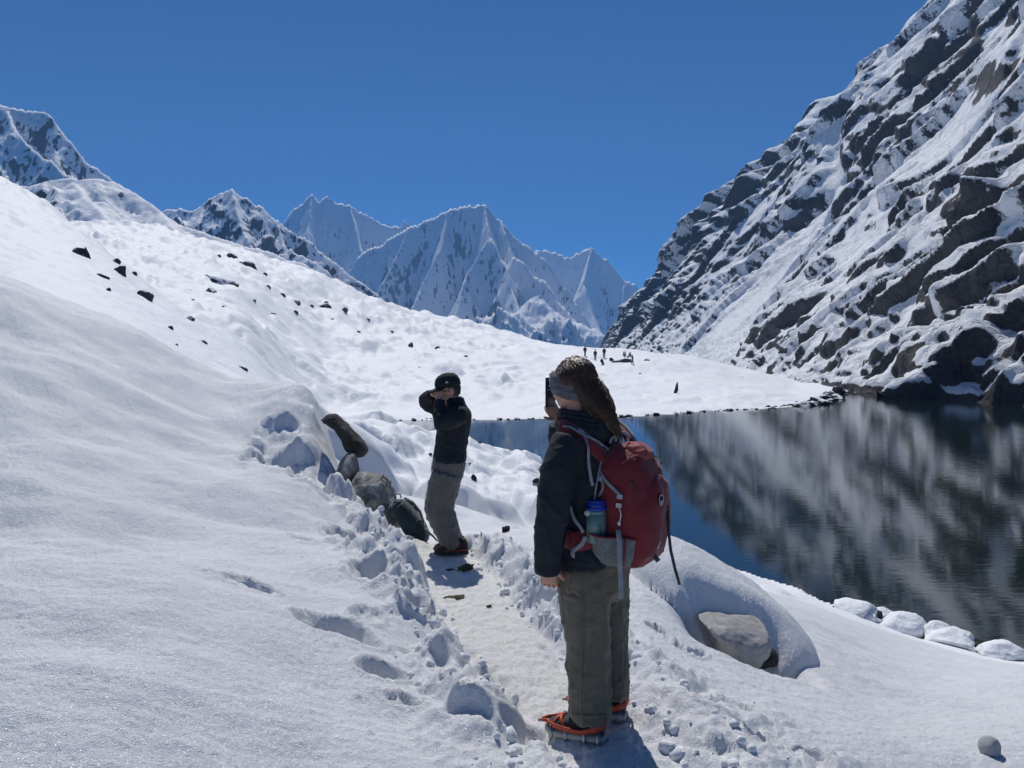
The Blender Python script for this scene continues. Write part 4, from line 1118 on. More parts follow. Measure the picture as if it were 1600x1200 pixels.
    g.tube([e0 + hr * 0.066, e0 + hr * 0.080 - hfn * 0.05, headc + hr * 0.082 - hfn * 0.01], 0.003, 6)
    for s_ in (-1, 1): g.ell(e0 + hr * s_ * 0.036 + hfn * 0.006, (0.028, 0.004, 0.020), (hr, hfn, hu))
    g.build('glasses', M_BLACK, root)
    # feet
    fd = np.array([-0.93, 0.36, 0]); gzw = -0.006
    tl = P(866, 1132, 3.46); tl[2] = gzw
    hl = P(944, 1147, 3.36); hl[2] = gzw; toeL = hl + fd / np.linalg.norm(fd) * 0.265
    shoe(root, hl, toeL, 0.098, M_SHOE, M_ORANGE)
    hr_ = P(977, 1122, 3.57); hr_[2] = gzw; shoe(root, hr_, hr_ + fd / np.linalg.norm(fd) * 0.265, 0.098, M_SHOE, M_ORANGE)
    # phone held up before the face
    ph = MB(); pc = W(860, 613, 0.20); pn = hfn; pr = np.cross(pn, Zv); pr /= np.linalg.norm(pr)
    ph.loft([(pc - Zv * 0.070, pr * 0.035, pn * 0.004, 5), (pc + Zv * 0.070, pr * 0.035, pn * 0.004, 5)])
    po = ph.build('phone', M_BLACK); tag(po, 'black phone held up to the face of the person with red pack', 'phone')
    return root, bvh_of(jk.data)
WOMAN, BV_JACKET = person_with_pack()

# ---------------------------------------------------------------- the red pack
def red_pack():
    root = empty('backpack', W(985, 880, -0.1)); off = np.array(root.location)
    tag(root, 'dark red hiking backpack with grey straps worn by the person on the path', 'backpack')
    bkd = -fw; C0 = W(922, 790) + bkd * 0.205
    ax = C0[:2]
    def at(z, fo=0.0, lo=0.0): return np.array([ax[0], ax[1], z]) + bkd * fo + lw * lo
    prof = [(0.795, 0.085, 0.055, -0.03), (0.815, 0.125, 0.085, -0.012), (0.86, 0.146, 0.120, -0.008), (0.95, 0.152, 0.132, -0.002), (1.05, 0.152, 0.134, 0.0), (1.14, 0.148, 0.130, -0.004), (1.21, 0.138, 0.116, -0.012), (1.265, 0.118, 0.088, -0.018), (1.30, 0.085, 0.064, -0.032), (1.318, 0.045, 0.035, -0.042)]
    mb = MB(); n = 72; ang = np.linspace(0, 2 * math.pi, n, endpoint=False); V = []
    zs = np.linspace(prof[0][0], prof[-1][0], 60); pz = [p[0] for p in prof]
    for z in zs:
        a = np.interp(z, pz, [p[1] for p in prof]); b_ = np.interp(z, pz, [p[2] for p in prof]); o = np.interp(z, pz, [p[3] for p in prof])
        p = 3.0; cs, sn = np.cos(ang), np.sin(ang); k = (np.abs(cs) ** p + np.abs(sn) ** p) ** (-1 / p)
        fr = np.clip(sn, 0, 1)
        # pocket seam arching over the outer face
        zc = 1.20 - 0.9 * (cs * k * a / 0.15) ** 2 * 0.16
        pocket = 0.014 * sst(0.0, 0.012, zc - z) * sst(0.35, 0.6, fr) - 0.006 * np.exp(-((z - zc) / 0.008) ** 2) * sst(0.35, 0.6, fr)
        V.append(at(z, o) + np.outer(cs * k * a, lw) + np.outer(sn * k * b_ + pocket, bkd))
    V = np.concatenate(V); V = np.concatenate([V, [at(zs[0], -0.03)], [at(zs[-1], -0.042)]])
    F = [tuple(f) for f in grid_faces(60, n, True)] + [(k, 60 * n, (k + 1) % n) for k in range(n)] + [(59 * n + k, 59 * n + (k + 1) % n, 60 * n + 1) for k in range(n)]
    mb.put(V, F); me = mb.mesh('pack_body')
    bm = bmesh.new(); bm.from_mesh(me); bmesh.ops.recalc_face_normals(bm, faces=bm.faces); bm.to_mesh(me); bm.free()
    wrinkle(me, 0.006, 8, 21, (1, 1, 1)); wrinkle(me, 0.003, 20, 22)
    bv = bvh_of(me); bv2 = BV_JACKET
    def piece(mbx, name, m, parent=root, smooth=True):
        mbx.V = [v - (off if parent is root or True else 0) for v in mbx.V]
        return mbx.build(name, m, parent, smooth)
    V, _n = get_vn(me); set_v(me, V - off)
    body = add('pack_body', me, M_RED, root)
    def on(px, py, lift=0.004, which=None):
        for t in (which or bv, bv2, bv):
            hp, hn = shoot(px, py, t, lift)
            if hp is not None: return hp, hn
        return W(px, py, -0.2), np.array([0, -1.0, 0])
    def strap(name, pts, w, m, lift=0.005, which=None, parent=root, th=0.004):
        dense = []
        for (a, b_) in zip(pts[:-1], pts[1:]):
            for k in range(4): dense.append((a[0] + (b_[0] - a[0]) * k / 4, a[1] + (b_[1] - a[1]) * k / 4))
        dense.append(pts[-1])
        q = [on(x, y, lift, which) for x, y in dense]
        Pq = np.array([p for p, _ in q])
        for _ in range(2): Pq[1:-1] = 0.5 * Pq[1:-1] + 0.25 * (Pq[2:] + Pq[:-2])
        r = MB(); r.ribbon(list(Pq), [nn for _, nn in q], w, th); return piece(r, name, m, parent)
    # top panel in brighter cloth with the zip below it
    lid = MB()
    lid.loft([(at(1.262, 0.045), lw * 0.080, bkd * 0.040), (at(1.290, 0.030), lw * 0.085, bkd * 0.050), (at(1.315, 0.010), lw * 0.070, bkd * 0.046), (at(1.328, -0.005), lw * 0.03, bkd * 0.02)])
    lm = remesh(lid, 0.006, 3); wrinkle(lm, 0.006, 16, 4); V, _n = get_vn(lm); set_v(lm, V - off); add('lid', lm, M_RED_LIGHT, root)
    strap('zip', [(1002, 707), (1012, 712), (1024, 716), (1034, 724)], 0.008, M_DARK_WEB, 0.012)
    strap('zip', [(972, 724), (984, 716), (996, 712)], 0.006, M_RED_LIGHT, 0.006)
    strap('zip', [(985, 752), (992, 760), (993, 772), (990, 782)], 0.006, M_DARK_WEB, 0.006)
    # shoulder straps
    jb = BV_JACKET
    s1 = strap('shoulder_strap', [(878, 664), (892, 672), (908, 685), (924, 698), (940, 712), (948, 718)], 0.062, M_RED, 0.012, jb, root, 0.014)
    strap('strap_edge', [(884, 664), (900, 671), (916, 683), (932, 694), (946, 705)], 0.010, M_GREY_WEB, 0.022, jb, s1)
    r = MB(); r.ribbon([W(950, 655, 0.12), W(962, 661, 0.08), W(973, 670, 0.03), W(982, 682, -0.02), W(989, 697, -0.05)], np.array([0.55, -0.5, 0.65]), 0.060, 0.014); s2 = piece(r, 'shoulder_strap', M_RED)
    r = MB(); r.ribbon([W(956, 654, 0.12), W(968, 660, 0.08), W(979, 669, 0.03), W(988, 681, -0.02), W(993, 694, -0.05)], np.array([0.55, -0.5, 0.65]), 0.012, 0.018); piece(r, 'strap_edge', M_GREY_WEB, s2)
    strap('load_strap', [(905, 672), (914, 677), (913, 686), (914, 700), (918, 728), (923, 757)], 0.013, M_GREY_WEB, 0.018, jb)
    for (x0_, y0_, r0_) in ((962, 690, 0.024), (972, 686, 0.028)):
        cc = W(x0_, y0_, -0.12); r = MB(); r.tube([cc + r0_ * (math.cos(a_) * np.array([0.9, -0.3, 0]) + math.sin(a_) * (Zv + np.array([0.2, 0.2, 0]))) for a_ in np.linspace(-0.3, math.pi + 0.4, 14)], 0.0065, 8); piece(r, 'haul_loop', M_GREY_WEB)
    # compression straps and buckles on the left side
    strap('compression_strap', [(938, 733), (948, 752), (960, 764), (972, 775)], 0.014, M_GREY_WEB, 0.008)
    strap('side_strap', [(941, 705), (935, 735), (929, 770), (926, 800)], 0.008, M_GREY_WEB, 0.006)
    strap('side_strap', [(940, 742), (946, 762), (936, 778), (928, 790)], 0.010, M_GREY_WEB, 0.010)
    for (x, y) in ((940, 748), (971, 777), (969, 789)):
        p, nn = on(x, y, 0.012); r = MB(); t1 = np.cross(nn, Zv); t1 /= np.linalg.norm(t1); r.box(p, (0.012, 0.009, 0.004), (t1, np.cross(nn, t1), nn)); piece(r, 'buckle', M_BUCKLE, root, False)
    strap('zip_cord', [(969, 792), (971, 806), (969, 818)], 0.004, M_WHITE, 0.010)
    p, nn = on(969, 817, 0.012); r = MB(); r.ell(p, (0.007, 0.004, 0.010)); piece(r, 'cord_pull', M_WHITE)
    p, nn = on(916, 800, 0.03, jb); r = MB(); r.ell(p, (0.014, 0.010, 0.013)); piece(r, 'cord_lock', M_BUCKLE)
    # side pocket of grey mesh, hip belt
    def side(z, deg, out):
        a_ = math.radians(deg); a = np.interp(z, pz, [p[1] for p in prof]); b_ = np.interp(z, pz, [p[2] for p in prof]); o = np.interp(z, pz, [p[3] for p in prof])
        cs, sn = math.cos(a_), math.sin(a_); k = (abs(cs) ** 3 + abs(sn) ** 3) ** (-1 / 3)
        return at(z, o) + lw * (cs * k * a + out * 0.9 * cs) + bkd * (sn * k * b_ + out * sn * 0.6)
    pk = MB(); rows = []
    for k in range(12):
        z = 0.812 + 0.135 * k / 11
        rows.append([side(z - 0.02 * (q / 16 - 0.5), -62 + 92 * q / 16, 0.010 + 0.072 * (0.45 + 0.55 * k / 11) * math.exp(-((q / 16 - 0.34) / 0.30) ** 4)) for q in range(17)])
    pk.put(np.array(rows).reshape(-1, 3), grid_faces(12, 17)); po = piece(pk, 'side_pocket', M_MESH)
    tr = MB(); tr.tube([p + lw * 0.002 for p in rows[-1]], 0.005, 6); piece(tr, 'pocket_trim', M_RED, po)
    tr = MB(); tr.tube([r_[13] + lw * 0.002 for r_ in rows], 0.006, 6); piece(tr, 'pocket_trim', M_RED, po)
    hb1 = strap('hip_belt', [(930, 838), (915, 842), (900, 845), (888, 840)], 0.085, M_RED, 0.012, jb, root, 0.016)
    strap('hip_strap', [(893, 788), (899, 803), (905, 818), (910, 829)], 0.014, M_GREY_WEB, 0.03, jb)
    strap('hip_strap', [(911, 832), (907, 845), (901, 858), (896, 868)], 0.018, M_GREY_WEB, 0.045, jb)
    # loose ends hanging below
    def hang(name, pts, w, m):
        r = MB(); r.ribbon(pts, np.array([0.1, -1, 0.05]), w, 0.003); return piece(r, name, m)
    base = on(967, 836, 0.05)[0]; dd = base[1]
    hang('hanging_strap', [P(966, 828, dd), P(968, 850, dd - 0.01), P(969, 880, dd - 0.01), P(970, 910, dd), P(970, 936, dd)], 0.021, M_GREY_WEB)
    hang('hanging_strap', [P(1043, 790, 3.30), P(1044, 825, 3.28), P(1048, 860, 3.27), P(1055, 890, 3.27), P(1062, 914, 3.27)], 0.013, M_DARK_WEB)
    hang('hanging_strap', [P(1016, 858, 3.25), P(1022, 868, 3.24), P(1029, 877, 3.24)], 0.020, M_DARK_WEB)
    # round emblem: pale ring, dark field, bird's head and breast
    p, nn = on(1030, 781, 0.006)
    t1 = np.cross(Zv, nn); t1 /= np.linalg.norm(t1); t2 = np.cross(nn, t1)
    def disc(r0, r1, lift, c=(0, 0), arc=(0, 2 * math.pi), n=28):
        V = []; 
        for k in range(n + 1):
            a = arc[0] + (arc[1] - arc[0]) * k / n
            for rr in (r0, r1): V.append(p + nn * lift + t1 * (c[0] + rr * math.cos(a)) + t2 * (c[1] + rr * math.sin(a)))
        return V, [(2 * k, 2 * k + 1, 2 * k + 3, 2 * k + 2) for k in range(n)]
    e = MB(); e.put(*disc(0.0002, 0.0235, 0.002)); eo = piece(e, 'emblem', M_BLACK, root, False)
    e = MB(); e.put(*disc(0.0195, 0.0235, 0.004)); e.put(*disc(0.0002, 0.0055, 0.004, (0.0, -0.012))); e.put(*disc(0.010, 0.0145, 0.004, (0, 0.002), (math.pi * 1.12, math.pi * 1.42), 8)); e.put(*disc(0.010, 0.0145, 0.004, (0, 0.002), (math.pi * 1.58, math.pi * 1.88), 8))
    piece(e, 'emblem_print', M_WHITE, eo, False)
    # short pale mark low on the outer face
    strap('print_mark', [(1026, 857), (1031, 845)], 0.003, M_WHITE, 0.004)
    # bottle standing in the pocket: a thing of its own
    bc = side(0.93, -38, 0.036)
    zt = P(941, 781, bc[1])[2]; zb = P(941, 846, bc[1])[2]
    bt = empty('bottle', (bc[0], bc[1], zb)); tag(bt, 'green water bottle with blue lid in the side pocket of red pack', 'bottle')
    def cyl(mbx, z0, z1, r0, r1, p=2): mbx.loft([(np.array([0, 0, z0 - zb]), np.array([r0, 0, 0]), np.array([0, r0, 0])), (np.array([0, 0, z1 - zb]), np.array([r1, 0, 0]), np.array([0, r1, 0]))])
    m1 = MB(); cyl(m1, zb, zt - 0.055, 0.044, 0.044); cyl(m1, zt - 0.055, zt - 0.040, 0.044, 0.036); m1.build('bottle_body', M_BOTTLE, bt)
    m2 = MB(); cyl(m2, zt - 0.042, zt - 0.006, 0.041, 0.041); cyl(m2, zt - 0.006, zt, 0.041, 0.035); lo = m2.build('lid', M_BLUE, bt)
    m3 = MB(); m3.tube([np.array([0.045 * math.cos(a), 0.045 * math.sin(a), zt - zb - 0.032]) for a in np.linspace(0, 6.28, 25)], 0.005, 6); m3.build('lid_loop', M_BLUE, lo)
    m4 = MB()                                          # column of dark print down the side
    for k in range(4):
        a = math.radians(-78); z = 0.022 + 0.017 * k
        c = np.array([0.0445 * math.cos(a), 0.0445 * math.sin(a), z]); nn_ = np.array([math.cos(a), math.sin(a), 0]); tt = np.array([-nn_[1], nn_[0], 0])
        m4.box(c, (0.007, 0.0006, 0.0014), (tt, nn_, Zv)); m4.box(c + Zv * 0.006 + tt * 0.005, (0.0014, 0.0006, 0.006), (tt, nn_, Zv)); m4.box(c + Zv * 0.006 - tt * 0.003, (0.0014, 0.0006, 0.004), (tt, nn_, Zv))
    m4.build('print', M_BLACK, bt, False)
red_pack()

# ---------------------------------------------------------------- the man in the cap further along the path
MD = 6.8
def M(px, py, dy=0.0): return P(px, py, MD + dy)
fm, lm = frame(188)
def person_in_cap():
    b = MB(); pel = M(703, 722); 
    b.loft([(M(701, 738), lm * 0.13, fm * 0.09), (pel, lm * 0.15, fm * 0.10), (M(705, 695), lm * 0.13, fm * 0.09), (M(711, 662), lm * 0.16, fm * 0.11), (M(714, 641), lm * 0.16, fm * 0.08), (M(711, 632), lm * 0.06, fm * 0.06)])
    headc = M(701, 610, 0.0); limb(b, [M(713, 640), M(709, 626), headc], [0.06, 0.055, 0.055])
    KL, AL, KR, AR = M(684, 795, -0.11), M(709, 850, -0.10), M(691, 793, 0.10), M(712, 846, 0.10)
    limb(b, [pel - lm * -0.09, KL, AL], [0.085, 0.06, 0.04]); limb(b, [pel - lm * 0.09, KR, AR], [0.085, 0.06, 0.04])
    shL, elL, wrL = M(717, 648, -0.17), M(689, 660, -0.24), M(686, 624, -0.12)
    shR, elR, wrR = M(712, 645, 0.17), M(662, 627, 0.18), M(676, 617, 0.03)
    limb(b, [shL, elL, wrL], [0.05, 0.042, 0.03]); limb(b, [shR, elR, wrR], [0.05, 0.042, 0.03])
    body = remesh(b, 0.013, 4)
    hf = fm * 0.96 - Zv * 0.22 + np.array([0, -0.16, 0])
    hd = MB(); head_mesh(hd, headc, hf, Zv, 1.06)
    hand(hd, wrL, M(686, 608, -0.08) - wrL, np.array([-0.3, -1, 0.1]), 1.0, 0.6, -1)
    hand(hd, wrR, M(687, 611, -0.02) - wrR, np.array([-0.2, 0.6, 0.6]), 1.0, 0.5, 1)
    join_mesh(body, hd.mesh('h'))
    root = add('person', body, M_SKIN)
    tag(root, 'person in black pullover, grey trousers and black cap shading the eyes', 'person')
    t = MB()
    t.loft([(M(703, 712), lm * 0.165, fm * 0.130), (M(701, 724), lm * 0.178, fm * 0.137), (M(698, 742), lm * 0.180, fm * 0.138), (M(694, 756), lm * 0.15, fm * 0.12)])
    cloth_tube(t, [M(698, 740, -0.09), M(690, 768, -0.10), M(684, 795, -0.11), M(696, 826, -0.105), M(709, 855, -0.10)], [0.125, 0.122, 0.112, 0.095, 0.084])
    cloth_tube(t, [M(700, 740, 0.09), M(693, 768, 0.10), M(689, 795, 0.10), M(700, 826, 0.10), M(711, 851, 0.10)], [0.125, 0.122, 0.110, 0.092, 0.082])
    me = remesh(t, 0.010, 5); wrinkle(me, 0.012, 7, 31, (0.9, 0.9, 2.2)); wrinkle(me, 0.006, 9, 35); wrinkle(me, 0.004, 18, 32); add('trousers', me, M_TROUSER_M, root)
    j = MB()
    j.loft([(M(703, 720), lm * 0.188, fm * 0.146), (M(704, 705), lm * 0.180, fm * 0.140), (M(706, 685), lm * 0.175, fm * 0.138), (M(710, 663), lm * 0.195, fm * 0.140), (M(714, 648), lm * 0.195, fm * 0.125), (M(714, 639), lm * 0.165, fm * 0.10), (M(713, 632), lm * 0.09, fm * 0.085), (M(711, 625), lm * 0.078, fm * 0.082), (M(710, 621), lm * 0.074, fm * 0.08)])
    cloth_tube(j, [M(718, 648, -0.14), M(705, 655, -0.22), M(690, 660, -0.24), M(687, 642, -0.18), M(686, 627, -0.13)], [0.088, 0.080, 0.072, 0.056, 0.046])
    cloth_tube(j, [M(711, 645, 0.14), M(688, 640, 0.19), M(664, 627, 0.18), M(670, 621, 0.10), M(676, 617, 0.04)], [0.085, 0.075, 0.066, 0.056, 0.046])
    me = remesh(j, 0.010, 5); wrinkle(me, 0.009, 7, 33); wrinkle(me, 0.004, 17, 34); add('pullover', me, M_FLEECE, root)
    hfn = hf / np.linalg.norm(hf); hr = np.cross(hfn, Zv); hr /= np.linalg.norm(hr); hu = np.cross(hr, hfn)
    h = MB(); h.loft([(headc - hfn * 0.035 - hu * 0.055, hr * 0.070, hfn * 0.06), (headc - hfn * 0.022, hr * 0.084, hfn * 0.092), (headc - hfn * 0.012 + hu * 0.06, hr * 0.086, hfn * 0.10), (headc + hu * 0.11, hr * 0.05, hfn * 0.06)])
    add('hair', remesh(h, 0.007, 3), M_HAIR_DARK, root)
    c = MB()
    c.loft([(headc + hu * 0.034 - hfn * 0.004, hr * 0.095, hfn * 0.116), (headc + hu * 0.075 - hfn * 0.004, hr * 0.096, hfn * 0.117), (headc + hu * 0.112 - hfn * 0.004, hr * 0.086, hfn * 0.104), (headc + hu * 0.140 - hfn * 0.004, hr * 0.062, hfn * 0.075), (headc + hu * 0.156, hr * 0.022, hfn * 0.026)])
    cap = c.build('cap', M_FLEECE, root)
    br = MB(); V = []
    for k in range(9):
        a = -1.15 + 2.3 * k / 8
        for rr, dz in ((0.105, 0.0), (0.19, -0.022)):
            fo = hfn * math.cos(a) * rr * (1.0 if rr < 0.15 else 1.0) + hr * math.sin(a) * min(rr, 0.125) * 0.92; V += [headc + hu * (0.042 + dz) + fo, headc + hu * (0.048 + dz) + fo]
    F = []
    for k in range(8):
        a = 4 * k; F += [(a, a + 2, a + 6, a + 4), (a + 1, a + 5, a + 7, a + 3), (a + 2, a + 3, a + 7, a + 6), (a, a + 4, a + 5, a + 1)]
    br.put(V, F); br.build('brim', M_FLEECE, cap)
    e = MB(); e.ell(headc - hr * 0.094 + hu * 0.082 + hfn * 0.02, (0.003, 0.014, 0.009), (hr, hfn, hu)); e.build('cap_badge', M_BUCKLE, cap)
    g = MB(); e0 = headc + hfn * 0.104 + hu * 0.008
    for s_ in (-1, 1):
        g.ell(e0 + hr * s_ * 0.036 - hfn * 0.003, (0.032, 0.006, 0.022), (hr, hfn, hu)); g.tube([e0 + hr * s_ * 0.066 - hfn * 0.012, e0 + hr * s_ * 0.085 - hfn * 0.06, headc + hr * s_ * 0.085 - hfn * 0.01], 0.0035, 6)
    g.build('sunglasses', M_LENS, root)
    fd = np.array([-1.0, -0.12, 0]); fd /= np.linalg.norm(fd)
    for (px, dy) in ((731, -0.11), (728, 0.10)):
        hl = P(px, 862, MD + dy); hl[2] = gz(hl[0] - 0.1, hl[1]) - 0.004
        shoe(root, hl, hl + fd * 0.285, 0.105, M_SHOE_RED, None, M_SHOE, 0.115)
        k = MB(); k.ribbon([hl + Zv * 0.05 - fd * 0.004 + np.array([0, -0.05, 0]), hl + fd * 0.1 + Zv * 0.045 + np.array([0, -0.057, 0]), hl + fd * 0.2 + Zv * 0.045 + np.array([0, -0.057, 0])], np.array([0, -1.0, 0]), 0.010, 0.005); k.build('shoe_trim', M_ORANGE_DARK, root)
    return root
person_in_cap()

# ---------------------------------------------------------------- dark teal pack leaning on the boulder
def teal_pack():
    D0 = 7.25; Q = lambda px, py, dy=0.0: P(px, py, D0 + dy)
    base = Q(665, 838); root = empty('backpack', base); off = np.array(base)
    tag(root, 'dark teal backpack leaning against the grey boulder beside the man', 'backpack')
    a = Q(622, 781); c = Q(668, 842); d = (a - c) / np.linalg.norm(a - c); n_ = np.cross(d, np.array([0, 1.0, 0])); n_ /= np.linalg.norm(n_); yv = np.array([0, 1.0, 0])
    if n_[2] < 0: n_ = -n_
    L = np.linalg.norm(a - c)
    mb = MB(); mb.loft([(c + d * (L * t) - off - n_ * 0.03, n_ * w, yv * h, 2.6) for t, w, h in ((-0.02, 0.03, 0.06), (0.05, 0.07, 0.11), (0.3, 0.10, 0.14), (0.6, 0.10, 0.145), (0.85, 0.085, 0.13), (0.97, 0.055, 0.09), (1.02, 0.02, 0.04))])
    me = remesh(mb, 0.009, 3); wrinkle(me, 0.008, 9, 41); add('pack_body', me, M_TEAL, root)
    def rib(name, pts, w):
        r = MB(); r.ribbon([p - off for p in pts], np.array([0.3, -0.2, 0.9]), w, 0.008); r.build(name, M_DARK_WEB, root)
    rib('shoulder_strap', [Q(632, 778, -0.08), Q(645, 785, -0.10), Q(657, 800, -0.11), Q(662, 815, -0.10), Q(661, 830, -0.08)], 0.035)
    rib('shoulder_strap', [Q(634, 780, 0.06), Q(648, 790, 0.05), Q(656, 806, 0.05), Q(658, 824, 0.06)], 0.035)
    rib('hip_strap', [Q(662, 825, -0.08), Q(670, 832, -0.12), Q(677, 838, -0.13), Q(683, 845, -0.12)], 0.025)
    rib('haul_loop', [Q(617, 778, -0.03), Q(619, 772, -0.03), Q(625, 772, -0.03), Q(627, 778, -0.03)], 0.014)
teal_pack()

# ---------------------------------------------------------------- walkers far off on the promontory
M_FAR_DARK = cloth('far_clothes_dark', (0.02, 0.022, 0.03), (0.035, 0.037, 0.05), 6)
M_FAR_RED = cloth('far_clothes_red', (0.08, 0.016, 0.02), (0.13, 0.025, 0.03), 6)
M_FAR_GREY = cloth('far_clothes_grey', (0.05, 0.05, 0.06), (0.09, 0.09, 0.10), 6)
def far_person(px, py_foot, d, hgt, mj, mt, label, stride=0.12, lean=0.0, heading=60, bend=0.0):
    g = ground_hit(px, py_foot, d - 25, d + 25, lambda x, y: ground(x, y)[0], 300); o = np.array([P(px, py_foot, g[1])[0], g[1], gz(P(px, py_foot, g[1])[0], g[1])]); s = hgt / 1.72
    f, l = frame(heading); root_m = MB(); L = lambda a, b_, z: s * (f * a + l * b_ + Zv * z)
    hip = L(-bend * 0.2, 0, 0.92); ch = L(bend * 0.35 + lean, 0, 1.30 - bend * 0.12); hd = L(bend * 0.55 + lean, 0, 1.58 - bend * 0.22)
    root_m.loft([(hip - Zv * .05 * s, l * .13 * s, f * .09 * s), (hip, l * .15 * s, f * .1 * s), (ch, l * .17 * s, f * .11 * s), (ch + (hd - ch) * .45, l * .10 * s, f * .08 * s), (ch + (hd - ch) * .6, l * .05 * s, f * .05 * s)])
    root_m.ell(hd, (.085 * s, .10 * s, .125 * s)); root_m.tube([ch, hd], .05 * s, 8)
    feet = [L(stride, .1, .04), L(-stride, -.1, .04)]
    for k, b_ in enumerate((.09, -.09)): root_m.tube([hip + l * b_ * s, L(stride * (1 - 2 * k) * .6 + .06, b_, .5), feet[k]], [.08 * s, .055 * s, .04 * s], 8)
    hands = []
    for b_ in (.2, -.2):
        e = ch + l * b_ * 1.15 * s - Zv * .25 * s; h_ = e + f * .12 * s - Zv * .2 * s; root_m.tube([ch + l * b_ * .9 * s + Zv * .06 * s, e, h_], [.05 * s, .04 * s, .035 * s], 8); hands.append((e, h_))
    body = remesh(root_m, 0.03, 1); root = add('person', body, M_SKIN, loc=o); tag(root, label, 'person', 'walkers far off on the promontory')
    j = MB(); j.loft([(hip - Zv * .08 * s, l * .17 * s, f * .13 * s), (hip + (ch - hip) * .5, l * .17 * s, f * .13 * s), (ch, l * .20 * s, f * .14 * s), (ch + (hd - ch) * .4, l * .13 * s, f * .1 * s), (ch + (hd - ch) * .55, l * .07 * s, f * .07 * s)])
    for k, b_ in enumerate((.2, -.2)): j.tube([ch + l * b_ * .9 * s + Zv * .06 * s, hands[k][0], hands[k][1] * .85 + hands[k][0] * .15], [.075 * s, .065 * s, .05 * s], 8)
    j.build('jacket', mj, root)
    t = MB(); t.loft([(hip + Zv * .02 * s, l * .16 * s, f * .12 * s), (hip - Zv * .1 * s, l * .17 * s, f * .125 * s)])
    for k, b_ in enumerate((.09, -.09)): t.tube([hip + l * b_ * s, L(stride * (1 - 2 * k) * .6 + .06, b_, .5), feet[k] + Zv * .04 * s], [.105 * s, .08 * s, .065 * s], 8)
    t.build('trousers', mt, root)
    for k in range(2):
        sh = MB(); sh.ell(feet[k] + f * .06 * s, (.14 * s, .055 * s, .05 * s), (f, l, Zv)); sh.build('shoe', M_SHOE, root)
    hc = MB(); hc.ell(hd + Zv * .035 * s, (.095 * s, .108 * s, .11 * s)); hc.build('hat', mj, root)
    return o
far_person(914, 557, 138, 2.0, M_FAR_DARK, M_FAR_GREY, 'leftmost of the dark walkers far off on the snowy promontory', 0.16, 0, 70)
far_person(930, 563, 132, 2.0, M_FAR_DARK, M_FAR_GREY, 'second dark walker from the left on the promontory', 0.10, 0, 80)
far_person(944, 560, 136, 2.05, M_FAR_DARK, M_FAR_DARK, 'third dark walker from the left, against the foot of the cliff', 0.05, 0, 100)
far_person(980, 566, 132, 1.75, M_FAR_RED, M_FAR_DARK, 'stooping figure in dark red by the low snow bank', 0.10, 0.1, 170, 0.9)
far_person(988, 569, 130, 1.65, M_FAR_RED, M_FAR_GREY, 'figure in dark red standing with legs apart, rightmost of the far group', 0.22, 0, 20)
# ================================================================ rocks
M_DARK_ROCK = boulder_mat('rock_dark', (0.025, 0.024, 0.024), (0.06, 0.057, 0.053), (0.12, 0.11, 0.10), 1.2, True, 0.55)
M_BOULDER = boulder_mat('rock_pale_lichen', (0.05, 0.048, 0.047), (0.27, 0.265, 0.25), (0.62, 0.61, 0.57), 6.5, False)
M_SLAB = boulder_mat('rock_dark_slab', (0.020, 0.019, 0.019), (0.055, 0.052, 0.048), (0.11, 0.10, 0.09), 7.0, False)
M_GREY_ROCK = boulder_mat('rock_grey', (0.24, 0.24, 0.235), (0.36, 0.355, 0.345), (0.46, 0.455, 0.44), 9.0, False)
M_WET = boulder_mat('rock_wet', (0.012, 0.012, 0.013), (0.03, 0.03, 0.03), (0.06, 0.057, 0.052), 3.0, False)
M_SHORE = boulder_mat('rock_shore', (0.015, 0.015, 0.016), (0.04, 0.038, 0.036), (0.075, 0.07, 0.065), 1.5, True, 0.78)
M_SNOWY = boulder_mat('rock_snowy', (0.10, 0.10, 0.105), (0.2, 0.2, 0.2), (0.3, 0.3, 0.3), 1.5, True, 0.25)
M_SNOWCAP = M_FAR.copy(); M_SNOWCAP.name = 'snow_cap'

def rock_mesh(name, seed, sub=3, planes=11, rough=0.10):
    """boulder cut by random planes, then weathered"""
    r = np.random.default_rng(seed)
    bm = bmesh.new(); bmesh.ops.create_icosphere(bm, subdivisions=sub, radius=1.0)
    V = np.array([v.co for v in bm.verts]); nn = r.normal(size=(planes, 3)); nn /= np.linalg.norm(nn, axis=1)[:, None]; dd = r.uniform(0.55, 0.9, planes)
    dots = V @ nn.T; rad = np.where(dots > 0.05, dd / np.maximum(dots, 0.05), 9).min(1); rad = np.minimum(rad, 1.15)
    q = V * 1.7 + seed * 3.1
    rad = rad * (1 + rough * perlin3(q[:, 0], q[:, 1], q[:, 2], seed) + rough * 0.5 * perlin3(q[:, 0] * 2.7, q[:, 1] * 2.7, q[:, 2] * 2.7, seed + 1) + rough * 0.25 * perlin3(q[:, 0] * 6, q[:, 1] * 6, q[:, 2] * 6, seed + 2))
    for v, c, k in zip(bm.verts, V, rad): v.co = c * k
    me = bpy.data.meshes.new(name); bm.to_mesh(me); bm.free()
    me.polygons.foreach_set('use_smooth', np.ones(len(me.polygons), bool)); me.update(); return me

SMALL = []
for k in range(7):
    m_ = rock_mesh('stone_shape', 40 + k, 2, 9); m_.materials.append(M_DARK_ROCK); SMALL.append(m_)
SHORE_SHAPES = []
for k in range(7):
    m_ = rock_mesh('shore_stone_shape', 60 + k, 2, 9); m_.materials.append(M_SHORE); SHORE_SHAPES.append(m_)
WET_SHAPES = []
for k in range(4):
    m_ = rock_mesh('wet_stone_shape', 80 + k, 2, 8); m_.materials.append(M_WET); WET_SHAPES.append(m_)

